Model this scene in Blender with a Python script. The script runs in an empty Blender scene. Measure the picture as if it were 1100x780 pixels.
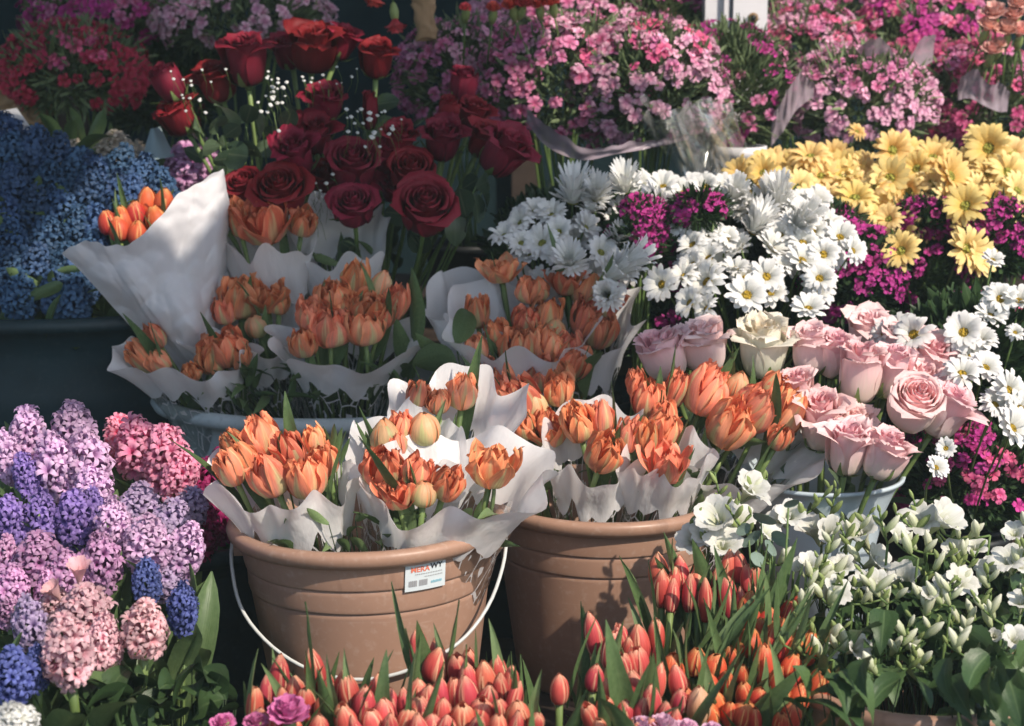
import bpy, math, random
from mathutils import Vector, Matrix, Quaternion, noise
from math import sin, cos, pi, radians

# ------------------------------------------------------------------ camera, sky, sun
SC = bpy.context.scene
COL = SC.collection
CAMZ, PITCH, FPX = 1.15, radians(11), 2052.6
cam_d = bpy.data.cameras.new("camera"); cam = bpy.data.objects.new("camera", cam_d); COL.objects.link(cam)
cam.location = (0, 0, CAMZ); cam.rotation_euler = (radians(90) - PITCH, 0, 0)
cam_d.sensor_width = 36; cam_d.lens = FPX / 1100 * 36; cam_d.clip_start = .05; cam_d.clip_end = 500
cam_d.dof.use_dof = True; cam_d.dof.focus_distance = 2.2; cam_d.dof.aperture_fstop = 7.0
SC.camera = cam
SUN = Vector((0.56, -0.62, 0.74)).normalized()
world = bpy.data.worlds.new("World"); SC.world = world; world.use_nodes = True
wn = world.node_tree; bg = wn.nodes['Background']; sky = wn.nodes.new('ShaderNodeTexSky')
sky.sky_type = 'NISHITA'; sky.sun_disc = False
sky.sun_elevation = math.asin(SUN.z); sky.sun_rotation = math.atan2(SUN.x, SUN.y)
wn.links.new(sky.outputs[0], bg.inputs[0]); bg.inputs[1].default_value = 0.15
sd = bpy.data.lights.new("sun", 'SUN'); sd.energy = 4.4; sd.angle = radians(.6); sd.color = (1, .885, .75)
so = bpy.data.objects.new("sun", sd); COL.objects.link(so); so.rotation_euler = SUN.to_track_quat('Z', 'Y').to_euler()
SC.view_settings.view_transform = 'Standard'; SC.view_settings.look = 'None'
SC.view_settings.exposure = 0.18; SC.view_settings.gamma = 1

# ------------------------------------------------------------------ helpers
def at(px, py, Y):
    """world point seen at photo pixel (px, py) at world depth Y"""
    a = (px - 550) / FPX; b = -(py - 390) / FPX
    d = Vector((a, cos(PITCH) + b * sin(PITCH), -sin(PITCH) + b * cos(PITCH)))
    return Vector((0, 0, CAMZ)) + d * (Y / d.y)
def mpp(Y): return Y / FPX                      # metres per photo pixel at depth Y

class MB:
    def __init__(s): s.v = []; s.f = []; s.uv = []; s.tn = []; s.mi = []
    def grid(s, pts, nt, ns, tint=(0, 0), wrap=False, mi=0, uvf=None, flip=False):
        b = len(s.v); s.v.extend(pts)
        for i in range(nt):
            for j in range(ns):
                q = [(i, j), (i, j + 1), (i + 1, j + 1), (i + 1, j)]
                if flip: q.reverse()
                W = ns if wrap else ns + 1
                s.f.append([b + a * W + (c % W) for a, c in q])
                for a, c in q:
                    s.uv.append((c / ns, a / nt)); s.tn.append(tint)
                s.mi.append(mi)
    def face(s, pts, uv=None, tint=(0, 0), mi=0):
        b = len(s.v); s.v.extend(pts); n = len(pts); s.f.append(list(range(b, b + n)))
        for k in range(n):
            s.uv.append(uv[k] if uv else (.5, .5)); s.tn.append(tint)
        s.mi.append(mi)
    def tube(s, pts, rad, n=6, tint=(0, 0), mi=0, caps=True):
        g = []; m = len(pts)
        for i, p in enumerate(pts):
            p = Vector(p); d = (Vector(pts[min(i + 1, m - 1)]) - Vector(pts[max(i - 1, 0)])).normalized()
            a = d.orthogonal().normalized() if i == 0 else (a - d * a.dot(d)).normalized()
            b = d.cross(a); r = rad[i] if isinstance(rad, (list, tuple)) else rad
            for k in range(n):
                t = 2 * pi * k / n; g.append(p + a * (cos(t) * r) + b * (sin(t) * r))
        b0 = len(s.v); s.grid(g, m - 1, n, tint, True, mi)
        if caps:
            for st, rv in ((b0, True), (b0 + (m - 1) * n, False)):
                f = [st + k for k in range(n)]
                if rv: f.reverse()
                s.f.append(f); s.mi.append(mi)
                for k in f: s.uv.append((.5, .5)); s.tn.append(tint)
    def box(s, lo, hi, mi=0):
        x0, y0, z0 = lo; x1, y1, z1 = hi
        P = [Vector(p) for p in ((x0, y0, z0), (x1, y0, z0), (x1, y1, z0), (x0, y1, z0), (x0, y0, z1), (x1, y0, z1), (x1, y1, z1), (x0, y1, z1))]
        for q in ((0, 3, 2, 1), (4, 5, 6, 7), (0, 1, 5, 4), (1, 2, 6, 5), (2, 3, 7, 6), (3, 0, 4, 7)):
            s.face([P[k] for k in q], [(0, 0), (1, 0), (1, 1), (0, 1)], mi=mi)
    def lathe(s, prof, n=64, mi=0, c=(0, 0, 0), sx=1, sy=1):
        g = []
        for r, z in prof:
            for k in range(n):
                t = 2 * pi * k / n; g.append(Vector((c[0] + cos(t) * r * sx, c[1] + sin(t) * r * sy, c[2] + z)))
        s.grid(g, len(prof) - 1, n, (0, 0), True, mi)
    def ball(s, c, r, n=8, m=6, tint=(0, 0), sz=1, mi=0, M=None):
        g = []
        for i in range(m + 1):
            a = pi * i / m
            for k in range(n):
                t = 2 * pi * k / n; p = Vector((sin(a) * cos(t) * r, sin(a) * sin(t) * r, -cos(a) * r * sz))
                g.append((M @ p if M else p) + Vector(c))
        s.grid(g, m, n, tint, True, mi)
    def add(s, o, M, tint=None):
        b = len(s.v); s.v.extend([M @ v for v in o.v]); s.f.extend([[b + i for i in f] for f in o.f])
        s.uv.extend(o.uv); s.tn.extend([tint] * len(o.tn) if tint else o.tn); s.mi.extend(o.mi)
    def mesh(s, name, mats, smooth=True):
        me = bpy.data.meshes.new(name); me.from_pydata([tuple(v) for v in s.v], [], s.f)
        for nm, d in (('UVMap', s.uv), ('tint', s.tn)):
            l = me.uv_layers.new(name=nm); l.data.foreach_set('uv', [c for u in d for c in u])
        for m in (mats if isinstance(mats, (list, tuple)) else [mats]): me.materials.append(m)
        me.polygons.foreach_set('material_index', s.mi)
        if smooth: me.polygons.foreach_set('use_smooth', [True] * len(me.polygons))
        me.update(); return me

def interp(x, xs, ys):
    if x <= xs[0]: return ys[0]
    for k in range(1, len(xs)):
        if x <= xs[k]:
            f = (x - xs[k - 1]) / (xs[k] - xs[k - 1]); return ys[k - 1] + (ys[k] - ys[k - 1]) * f
    return ys[-1]
def smooth_interp(x, xs, ys):
    # catmull-rom through the samples
    n = len(xs)
    if x <= xs[0]: return ys[0]
    if x >= xs[-1]: return ys[-1]
    for k in range(1, n):
        if x <= xs[k]: break
    p1, p2 = ys[k - 1], ys[k]; h = xs[k] - xs[k - 1]
    m1 = (ys[k] - ys[k - 2]) / (xs[k] - xs[k - 2]) if k > 1 else (p2 - p1) / h
    m2 = (ys[k + 1] - ys[k - 1]) / (xs[k + 1] - xs[k - 1]) if k < n - 1 else (p2 - p1) / h
    t = (x - xs[k - 1]) / h
    return (2*t**3-3*t**2+1)*p1 + (t**3-2*t**2+t)*h*m1 + (-2*t**3+3*t**2)*p2 + (t**3-t**2)*h*m2

def axis_matrix(loc, d, spin=0, sc=(1, 1, 1)):
    d = Vector(d).normalized()
    q = Vector((0, 0, 1)).rotation_difference(d) @ Quaternion((0, 0, 1), spin)
    return Matrix.Translation(loc) @ q.to_matrix().to_4x4() @ Matrix.Diagonal((sc[0], sc[1], sc[2], 1))

# ---- objects
def tag(o, label=None, cat=None, group=None, kind=None):
    if label: o['label'] = label
    if cat: o['category'] = cat
    if group: o['group'] = group
    if kind: o['kind'] = kind
    return o
def obj(name, me, parent=None, M=None):
    o = bpy.data.objects.new(name, me); COL.objects.link(o)
    if parent is not None: o.parent = parent
    if M is not None:
        l, q, s = M.decompose(); o.location = l; o.rotation_mode = 'QUATERNION'; o.rotation_quaternion = q; o.scale = s
    return o
def thing(name, loc, label, cat, group=None):
    o = bpy.data.objects.new(name, None); COL.objects.link(o); o.location = loc; o.empty_display_size = .02
    return tag(o, label, cat, group)
def part(name, me, root, MW=None):
    """MW: world matrix of the part; root Empties carry only a translation"""
    if MW is None: return obj(name, me, root)
    return obj(name, me, root, Matrix.Translation(-root.location) @ MW)

# ------------------------------------------------------------------ materials
def new_mat(name):
    m = bpy.data.materials.new(name); m.use_nodes = True; nt = m.node_tree
    return m, nt, nt.nodes['Principled BSDF'], nt.nodes['Material Output']
def nd(nt, t, **k):
    n = nt.nodes.new(t)
    for a, b in k.items(): setattr(n, a, b)
    return n
def val(nt, op, a, b=None, c=None, clamp=False):
    n = nd(nt, 'ShaderNodeMath', operation=op, use_clamp=clamp)
    for i, x in enumerate((a, b, c)):
        if x is None: continue
        if isinstance(x, (int, float)): n.inputs[i].default_value = x
        else: nt.links.new(x, n.inputs[i])
    return n.outputs[0]
def mix(nt, f, a, b, mode='MIX'):
    n = nd(nt, 'ShaderNodeMix', data_type='RGBA', blend_type=mode)
    for i, x in ((0, f), (6, a), (7, b)):
        if isinstance(x, (int, float)): n.inputs[i].default_value = x
        elif isinstance(x, tuple): n.inputs[i].default_value = (*x, 1)
        else: nt.links.new(x, n.inputs[i])
    return n.outputs[2]
def sstep(nt, x, a, b):
    n = nd(nt, 'ShaderNodeMapRange', interpolation_type='SMOOTHSTEP'); nt.links.new(x, n.inputs[0])
    n.inputs[1].default_value = a; n.inputs[2].default_value = b; return n.outputs[0]

def finish(nt, P, out, col, rough, transl, bump=None, bstr=.2, bdist=.001, spec=.35):
    nt.links.new(col, P.inputs['Base Color']); P.inputs['Roughness'].default_value = rough
    P.inputs['Specular IOR Level'].default_value = spec
    if bump is not None:
        b = nd(nt, 'ShaderNodeBump'); b.inputs['Strength'].default_value = bstr; b.inputs['Distance'].default_value = bdist
        nt.links.new(bump, b.inputs['Height']); nt.links.new(b.outputs[0], P.inputs['Normal'])
    if transl > 0:
        T = nd(nt, 'ShaderNodeBsdfTranslucent'); nt.links.new(col, T.inputs[0])
        S = nd(nt, 'ShaderNodeMixShader'); S.inputs[0].default_value = transl
        nt.links.new(P.outputs[0], S.inputs[1]); nt.links.new(T.outputs[0], S.inputs[2]); nt.links.new(S.outputs[0], out.inputs[0])

def petal_mat(name, base, tip, edge=None, e0=.6, e1=1.0, estr=1., flame=None, fstr=1., inner=None, alt=None, rough=.5, transl=.25, streak=.25, var=.12, altstr=1.):
    """base->tip along the petal, edge colour at its margins, flame = midrib colour of the outer petals, inner = colour of inner petals, alt = second colour drifted in per flower"""
    m, nt, P, out = new_mat(name)
    uv = nd(nt, 'ShaderNodeUVMap', uv_map='UVMap'); tn = nd(nt, 'ShaderNodeUVMap', uv_map='tint')
    su = nd(nt, 'ShaderNodeSeparateXYZ'); nt.links.new(uv.outputs[0], su.inputs[0])
    st = nd(nt, 'ShaderNodeSeparateXYZ'); nt.links.new(tn.outputs[0], st.inputs[0])
    oi = nd(nt, 'ShaderNodeObjectInfo')
    u, v = su.outputs[0], su.outputs[1]
    e = val(nt, 'ABSOLUTE', val(nt, 'MULTIPLY_ADD', u, 2., -1.))
    nz = nd(nt, 'ShaderNodeTexNoise'); nz.inputs['Scale'].default_value = 1; nz.inputs['Detail'].default_value = 3
    mp = nd(nt, 'ShaderNodeMapping'); nt.links.new(uv.outputs[0], mp.inputs[0]); mp.inputs['Scale'].default_value = (16, 2.2, 1)
    cb = nd(nt, 'ShaderNodeCombineXYZ'); nt.links.new(val(nt, 'MULTIPLY', st.outputs[0], 37.), cb.inputs[2]); nt.links.new(val(nt, 'MULTIPLY', oi.outputs['Random'], 11.), cb.inputs[1])
    ad = nd(nt, 'ShaderNodeVectorMath', operation='ADD'); nt.links.new(mp.outputs[0], ad.inputs[0]); nt.links.new(cb.outputs[0], ad.inputs[1]); nt.links.new(ad.outputs[0], nz.inputs['Vector'])
    n = val(nt, 'SUBTRACT', nz.outputs[0], .5)
    vv = val(nt, 'MULTIPLY_ADD', n, .45, v)
    c = mix(nt, sstep(nt, vv, .05, .85), base, tip)
    if inner: c = mix(nt, val(nt, 'SUBTRACT', 1., st.outputs[1], clamp=True), c, inner)
    if alt: c = mix(nt, val(nt, 'MULTIPLY', sstep(nt, oi.outputs['Random'], .35, .95), altstr), c, alt)
    if edge:
        ee = val(nt, 'MULTIPLY_ADD', n, .5, val(nt, 'MAXIMUM', e, val(nt, 'MULTIPLY_ADD', v, 1.0, -.08)))
        c = mix(nt, val(nt, 'MULTIPLY', sstep(nt, ee, e0, e1), estr), c, edge)
    if flame:
        fl = val(nt, 'SUBTRACT', 1., val(nt, 'ADD', val(nt, 'MULTIPLY', e, 1.5), val(nt, 'MULTIPLY_ADD', v, .75, -.1)))
        fl = sstep(nt, val(nt, 'MULTIPLY_ADD', n, 1.1, fl), .05, .6)
        k = val(nt, 'MULTIPLY', fl, val(nt, 'MULTIPLY', st.outputs[1], fstr), clamp=True)
        c = mix(nt, k, c, flame)
    # veins and per flower / per petal variation
    hs = nd(nt, 'ShaderNodeHueSaturation'); nt.links.new(c, hs.inputs['Color'])
    vr = val(nt, 'MULTIPLY_ADD', val(nt, 'SUBTRACT', oi.outputs['Random'], .5), var * 1.6, 1.)
    vr = val(nt, 'MULTIPLY_ADD', val(nt, 'SUBTRACT', st.outputs[0], .5), var * 1.6, vr)
    vr = val(nt, 'MULTIPLY_ADD', n, streak * 1.6, vr)
    nt.links.new(vr, hs.inputs['Value'])
    nt.links.new(val(nt, 'MULTIPLY_ADD', val(nt, 'SUBTRACT', val(nt, 'FRACT', val(nt, 'MULTIPLY', oi.outputs['Random'], 7.3)), .5), .02, .5), hs.inputs['Hue'])
    finish(nt, P, out, hs.outputs[0], rough, transl, nz.outputs[0], .35, .0012)
    return m

def leaf_mat(name, a, b, rough=.42, transl=.18, scale=30, mid=None):
    m, nt, P, out = new_mat(name)
    uv = nd(nt, 'ShaderNodeUVMap', uv_map='UVMap'); tn = nd(nt, 'ShaderNodeUVMap', uv_map='tint'); oi = nd(nt, 'ShaderNodeObjectInfo')
    st = nd(nt, 'ShaderNodeSeparateXYZ'); nt.links.new(tn.outputs[0], st.inputs[0])
    su = nd(nt, 'ShaderNodeSeparateXYZ'); nt.links.new(uv.outputs[0], su.inputs[0])
    tc = nd(nt, 'ShaderNodeTexCoord'); nz = nd(nt, 'ShaderNodeTexNoise'); nz.inputs['Scale'].default_value = scale; nt.links.new(tc.outputs['Object'], nz.inputs[0])
    mp = nd(nt, 'ShaderNodeMapping'); nt.links.new(uv.outputs[0], mp.inputs[0]); mp.inputs['Scale'].default_value = (26, 1.2, 1)
    vn = nd(nt, 'ShaderNodeTexNoise'); vn.inputs['Scale'].default_value = 1; nt.links.new(mp.outputs[0], vn.inputs[0])
    f = val(nt, 'ADD', val(nt, 'MULTIPLY', nz.outputs[0], .8), val(nt, 'MULTIPLY_ADD', st.outputs[0], .7, -.25), clamp=True)
    c = mix(nt, f, a, b)
    if mid:
        e = val(nt, 'ABSOLUTE', val(nt, 'MULTIPLY_ADD', su.outputs[0], 2., -1.))
        c = mix(nt, val(nt, 'MULTIPLY', val(nt, 'SUBTRACT', 1., sstep(nt, e, .0, .12)), .6), c, mid)
    hs = nd(nt, 'ShaderNodeHueSaturation'); nt.links.new(c, hs.inputs['Color'])
    nt.links.new(val(nt, 'MULTIPLY_ADD', vn.outputs[0], .5, val(nt, 'MULTIPLY_ADD', oi.outputs['Random'], .3, .6)), hs.inputs['Value'])
    finish(nt, P, out, hs.outputs[0], rough, transl, vn.outputs[0], .35, .001, .4)
    return m

def plastic(name, col, rough=.4, dirt=.12, scale=14, spec=.4, dust=None, streak=None):
    m, nt, P, out = new_mat(name); tc = nd(nt, 'ShaderNodeTexCoord')
    nz = nd(nt, 'ShaderNodeTexNoise'); nz.inputs['Scale'].default_value = scale; nz.inputs['Detail'].default_value = 6; nz.inputs['Roughness'].default_value = .65
    nt.links.new(tc.outputs['Object'], nz.inputs[0])
    c = mix(nt, sstep(nt, nz.outputs[0], .35, .75), col, tuple(x * (1 - dirt * 2) for x in col))
    n2 = nd(nt, 'ShaderNodeTexNoise'); n2.inputs['Scale'].default_value = scale * 9; n2.inputs['Detail'].default_value = 4; nt.links.new(tc.outputs['Object'], n2.inputs[0])
    if dust: c = mix(nt, val(nt, 'MULTIPLY', sstep(nt, n2.outputs[0], .52, .75), .5), c, dust)
    if streak:
        for sc, thr, am in (((60, 60, 5), .60, .45), ((9, 14, 160), .66, .5), ((150, 150, 150), .70, .6)):
            mp = nd(nt, 'ShaderNodeMapping'); mp.inputs['Scale'].default_value = sc; mp.inputs['Rotation'].default_value = (.1, .2, 0); nt.links.new(tc.outputs['Object'], mp.inputs[0])
            n3 = nd(nt, 'ShaderNodeTexNoise'); n3.inputs['Scale'].default_value = 1; n3.inputs['Detail'].default_value = 3; nt.links.new(mp.outputs[0], n3.inputs[0])
            c = mix(nt, val(nt, 'MULTIPLY', sstep(nt, n3.outputs[0], thr, thr + .12), am), c, streak if sc[0] > 50 else dust)
    finish(nt, P, out, c, rough, 0, n2.outputs[0], .08, .001, spec)
    nt.links.new(val(nt, 'MULTIPLY_ADD', nz.outputs[0], .3, rough - .15), P.inputs['Roughness'])
    return m

def sleeve_mat(name, milky=(.95, .94, .945), v0=.80, opac=.93):
    """printed florist's film: milky scalloped band above, clear film with a lace print below"""
    m, nt, P, out = new_mat(name)
    uv = nd(nt, 'ShaderNodeUVMap', uv_map='UVMap'); su = nd(nt, 'ShaderNodeSeparateXYZ'); nt.links.new(uv.outputs[0], su.inputs[0])
    oi = nd(nt, 'ShaderNodeObjectInfo')
    u, v = su.outputs[0], su.outputs[1]
    mp = nd(nt, 'ShaderNodeMapping'); nt.links.new(uv.outputs[0], mp.inputs[0]); mp.inputs['Scale'].default_value = (24, 7, 1)
    ad = nd(nt, 'ShaderNodeVectorMath', operation='ADD'); cb = nd(nt, 'ShaderNodeCombineXYZ'); nt.links.new(val(nt, 'MULTIPLY', oi.outputs['Random'], 30.), cb.inputs[2])
    nt.links.new(mp.outputs[0], ad.inputs[0]); nt.links.new(cb.outputs[0], ad.inputs[1])
    vo = nd(nt, 'ShaderNodeTexVoronoi', feature='DISTANCE_TO_EDGE'); vo.inputs['Scale'].default_value = 1; nt.links.new(ad.outputs[0], vo.inputs['Vector'])
    nz = nd(nt, 'ShaderNodeTexNoise'); nz.inputs['Scale'].default_value = .9; nz.inputs['Detail'].default_value = 2; nt.links.new(ad.outputs[0], nz.inputs[0])
    scal = val(nt, 'MULTIPLY', val(nt, 'ABSOLUTE', val(nt, 'SINE', val(nt, 'MULTIPLY', u, 34.))), .05)
    line = val(nt, 'ADD', scal, val(nt, 'MULTIPLY_ADD', nz.outputs[0], .06, v))
    band = val(nt, 'GREATER_THAN', line, v0 + .03)
    lace = val(nt, 'MULTIPLY', val(nt, 'LESS_THAN', vo.outputs[0], .03), val(nt, 'GREATER_THAN', nz.outputs[0], .44))
    dots = val(nt, 'MULTIPLY', val(nt, 'GREATER_THAN', vo.outputs[0], .36), val(nt, 'GREATER_THAN', nz.outputs[0], .46))
    pr = val(nt, 'MAXIMUM', band, val(nt, 'MULTIPLY', val(nt, 'MAXIMUM', lace, dots), .85))
    P.inputs['Base Color'].default_value = (*milky, 1); P.inputs['Roughness'].default_value = .28; P.inputs['Specular IOR Level'].default_value = .4
    bn = nd(nt, 'ShaderNodeTexNoise'); bn.inputs['Scale'].default_value = 1.3; bn.inputs['Detail'].default_value = 5; nt.links.new(ad.outputs[0], bn.inputs[0])
    bp = nd(nt, 'ShaderNodeBump'); bp.inputs['Strength'].default_value = .6; bp.inputs['Distance'].default_value = .005; nt.links.new(bn.outputs[0], bp.inputs['Height']); nt.links.new(bp.outputs[0], P.inputs['Normal'])
    T = nd(nt, 'ShaderNodeBsdfTranslucent'); T.inputs[0].default_value = (*milky, 1)
    S = nd(nt, 'ShaderNodeMixShader'); S.inputs[0].default_value = .4; nt.links.new(P.outputs[0], S.inputs[1]); nt.links.new(T.outputs[0], S.inputs[2])
    tr = nd(nt, 'ShaderNodeBsdfTransparent'); tr.inputs[0].default_value = (.93, .95, .95, 1); gl = nd(nt, 'ShaderNodeBsdfGlossy'); gl.inputs[0].default_value = (1, 1, 1, 1); gl.inputs[1].default_value = .12; nt.links.new(bp.outputs[0], gl.inputs['Normal'])
    lw = nd(nt, 'ShaderNodeLayerWeight'); lw.inputs[0].default_value = .25
    C = nd(nt, 'ShaderNodeMixShader'); nt.links.new(val(nt, 'MULTIPLY_ADD', lw.outputs['Fresnel'], .6, .05), C.inputs[0]); nt.links.new(tr.outputs[0], C.inputs[1]); nt.links.new(gl.outputs[0], C.inputs[2])
    F = nd(nt, 'ShaderNodeMixShader'); nt.links.new(val(nt, 'MULTIPLY', pr, opac), F.inputs[0]); nt.links.new(C.outputs[0], F.inputs[1]); nt.links.new(S.outputs[0], F.inputs[2])
    nt.links.new(F.outputs[0], out.inputs[0]); return m

def film_mat(name, tint=(.95, .97, .97), base=.07, rough=.1, milky=0.1, mcol=(.8, .8, .8)):
    m, nt, P, out = new_mat(name)
    tc = nd(nt, 'ShaderNodeTexCoord'); n = nd(nt, 'ShaderNodeTexNoise'); n.inputs['Scale'].default_value = 22; n.inputs['Detail'].default_value = 1; nt.links.new(tc.outputs['Object'], n.inputs[0])
    bp = nd(nt, 'ShaderNodeBump'); bp.inputs['Strength'].default_value = .35; bp.inputs['Distance'].default_value = .006; nt.links.new(n.outputs[0], bp.inputs['Height'])
    tr = nd(nt, 'ShaderNodeBsdfTransparent'); tr.inputs[0].default_value = (*tint, 1); gl = nd(nt, 'ShaderNodeBsdfGlossy'); gl.inputs[1].default_value = rough; nt.links.new(bp.outputs[0], gl.inputs['Normal'])
    df = nd(nt, 'ShaderNodeBsdfDiffuse'); df.inputs[0].default_value = (*mcol, 1); nt.links.new(bp.outputs[0], df.inputs['Normal'])
    lw = nd(nt, 'ShaderNodeLayerWeight'); lw.inputs[0].default_value = .3; nt.links.new(bp.outputs[0], lw.inputs['Normal'])
    A = nd(nt, 'ShaderNodeMixShader'); nt.links.new(val(nt, 'MULTIPLY_ADD', lw.outputs['Fresnel'], .7, base), A.inputs[0]); nt.links.new(tr.outputs[0], A.inputs[1]); nt.links.new(gl.outputs[0], A.inputs[2])
    B = nd(nt, 'ShaderNodeMixShader'); B.inputs[0].default_value = milky; nt.links.new(A.outputs[0], B.inputs[1]); nt.links.new(df.outputs[0], B.inputs[2]); nt.links.new(B.outputs[0], out.inputs[0])
    return m

def paper_mat(name, col, transl=.2, rough=.7, scale=38):
    m, nt, P, out = new_mat(name); tc = nd(nt, 'ShaderNodeTexCoord')
    vo = nd(nt, 'ShaderNodeTexNoise', noise_type='RIDGED_MULTIFRACTAL'); vo.inputs['Scale'].default_value = scale; vo.inputs['Detail'].default_value = 2; nt.links.new(tc.outputs['Object'], vo.inputs[0])
    nz = nd(nt, 'ShaderNodeTexNoise'); nz.inputs['Scale'].default_value = scale * 2; nz.inputs['Detail'].default_value = 5; nt.links.new(tc.outputs['Object'], nz.inputs[0])
    h = val(nt, 'ADD', val(nt, 'MULTIPLY', vo.outputs[0], .5), val(nt, 'MULTIPLY', nz.outputs[0], .35))
    c = mix(nt, nz.outputs[0], col, tuple(x * .93 for x in col))
    finish(nt, P, out, c, rough, transl, h, .3, .003, .2); return m

M = {}
M['tulip_orange'] = petal_mat('double_orange_tulip_petal', (.68, .32, .23), (.82, .22, .10), edge=(.90, .34, .17), e0=.7, flame=(.60, .52, .26), fstr=.95, inner=(.80, .16, .06), alt=(.86, .40, .26), altstr=.6, streak=.45, var=.26)
M['tulip_bud'] = petal_mat('greenish_tulip_bud_petal', (.44, .43, .20), (.76, .46, .25), edge=(.86, .32, .14), e0=.8, flame=(.48, .50, .22), fstr=.9, streak=.35, var=.2)
M['tulip_red'] = petal_mat('coral_tulip_petal', (.42, .026, .05), (.64, .08, .08), edge=(.92, .58, .36), e0=.66, e1=1.08, estr=1., alt=(.76, .18, .12), altstr=.6, streak=.3, var=.12)
M['tulip_orange_red'] = petal_mat('orange_red_tulip_petal', (.48, .035, .04), (.70, .095, .05), edge=(.90, .50, .20), e0=.70, e1=1.05, alt=(.80, .20, .055), altstr=.6, streak=.3, var=.12)
M['tulip_peach'] = petal_mat('peach_tulip_petal', (.55, .3, .12), (.82, .46, .26), edge=(.85, .55, .36), streak=.2)
M['rose_red'] = petal_mat('red_rose_petal', (.09, .004, .014), (.215, .008, .024), edge=(.31, .018, .038), e0=.85, e1=1.1, rough=.62, transl=.12, streak=.12, var=.14)
M['rose_pink'] = petal_mat('pink_rose_petal', (.91, .80, .68), (.93, .63, .64), edge=(.94, .76, .73), e0=.8, e1=1.15, inner=(.92, .45, .50), alt=(.93, .74, .70), altstr=.5, rough=.6, transl=.22, streak=.1, var=.06)
M['rose_cream'] = petal_mat('cream_rose_petal', (.74, .76, .55), (.90, .86, .74), edge=(.88, .72, .60), e0=.85, e1=1.15, inner=(.88, .76, .60), rough=.6, transl=.25, streak=.08, var=.05)
M['daisy_white'] = petal_mat('white_daisy_petal', (.74, .74, .68), (.82, .82, .81), rough=.6, transl=.22, streak=.12, var=.06)
M['daisy_yellow'] = petal_mat('yellow_daisy_petal', (.80, .52, .14), (.88, .66, .26), alt=(.88, .73, .38), altstr=.6, rough=.6, transl=.22, streak=.14, var=.1)
M['freesia'] = petal_mat('white_freesia_petal', (.66, .69, .42), (.78, .78, .74), rough=.5, transl=.3, streak=.08, var=.05)
def disc_mat(name, a, b):
    m, nt, P, out = new_mat(name); tc = nd(nt, 'ShaderNodeTexCoord'); vo = nd(nt, 'ShaderNodeTexVoronoi'); vo.inputs['Scale'].default_value = 16; nt.links.new(tc.outputs['Object'], vo.inputs[0])
    finish(nt, P, out, mix(nt, vo.outputs[0], a, b), .8, 0, vo.outputs[0], .8, .05, .2); return m
M['disc'] = disc_mat('daisy_disc', (.78, .5, .05), (.42, .3, .04))
M['disc_green'] = disc_mat('yellow_green_disc', (.62, .6, .12), (.32, .34, .06))
PH = {}
def phm(k, a, b, c=None): PH[k] = petal_mat(k + '_blossom_petal', a, b, edge=c, e0=.8, rough=.6, transl=.25, streak=.2, var=.3); return PH[k]
phm('rose_pink', (.50, .08, .22), (.72, .26, .46)); phm('light_pink', (.60, .22, .38), (.80, .46, .60)); phm('hot_pink', (.52, .04, .16), (.74, .15, .30))
phm('magenta', (.35, .015, .16), (.55, .05, .30)); phm('crimson', (.30, .01, .04), (.46, .03, .09)); phm('pale_pink', (.6, .22, .36), (.80, .52, .62)); phm('coral', (.6, .05, .05), (.8, .12, .1))
HY = {}
def hym(k, a, b, e=None): HY[k] = petal_mat(k + '_hyacinth_floret', a, b, edge=e, e0=.85, rough=.5, transl=.25, streak=.2, var=.3)
hym('lilac', (.44, .22, .44), (.74, .50, .72)); hym('mauve', (.42, .15, .36), (.66, .38, .60)); hym('pink', (.76, .32, .40), (.91, .60, .64)); hym('hot_pink', (.80, .15, .32), (.93, .42, .56))
hym('violet', (.12, .07, .32), (.32, .22, .56)); hym('blue', (.04, .06, .25), (.14, .19, .48)); hym('dusty_blue', (.016, .045, .13), (.065, .135, .27)); hym('dark_magenta', (.22, .005, .06), (.36, .02, .13)); hym('white', (.7, .7, .62), (.82, .82, .8)); hym('cream', (.6, .5, .4), (.75, .66, .56)); hym('grey_lilac', (.28, .18, .38), (.52, .40, .60))
M['stem'] = leaf_mat('stem_green', (.10, .17, .045), (.22, .30, .10), .45, .05)
M['tulip_leaf'] = leaf_mat('tulip_leaf_green', (.07, .13, .045), (.18, .26, .11), .42, .2)
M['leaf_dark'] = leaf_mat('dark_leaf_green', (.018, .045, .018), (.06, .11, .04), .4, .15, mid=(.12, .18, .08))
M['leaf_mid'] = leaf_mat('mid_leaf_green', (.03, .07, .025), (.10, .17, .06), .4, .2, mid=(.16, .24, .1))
M['leaf_grey'] = leaf_mat('grey_green_leaf', (.06, .10, .045), (.24, .31, .15), .5, .15)
M['leaf_rose'] = leaf_mat('rose_leaf_green', (.03, .06, .035), (.11, .16, .09), .38, .15, mid=(.16, .2, .12))
M['leaf_euc'] = leaf_mat('eucalyptus_leaf', (.16, .23, .19), (.30, .37, .32), .6, .1)
M['bud'] = leaf_mat('green_bud', (.20, .28, .08), (.38, .45, .18), .4, .2)
M['budwhite'] = petal_mat('white_bud', (.5, .58, .25), (.80, .80, .66), rough=.45, transl=.25, streak=.1)
M['gyp'] = petal_mat('gypsophila_white', (.7, .7, .66), (.8, .8, .78), rough=.7, transl=.2)
M['sleeve'] = sleeve_mat('printed_white_film')
M['paper'] = paper_mat('white_tissue_paper', (.78, .77, .79), .25)
M['kraft'] = paper_mat('brown_kraft_paper', (.42, .27, .15), .1, .6)
M['mauvepaper'] = film_mat('mauve_grey_film', (.5, .45, .5), .06, .25, .7, (.42, .34, .39))
M['greypaper'] = paper_mat('pale_blue_paper', (.42, .55, .6), .2)
M['cello'] = film_mat('clear_cellophane', (.98, .99, .98), .20, .14, .10, (.88, .9, .88))
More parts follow.
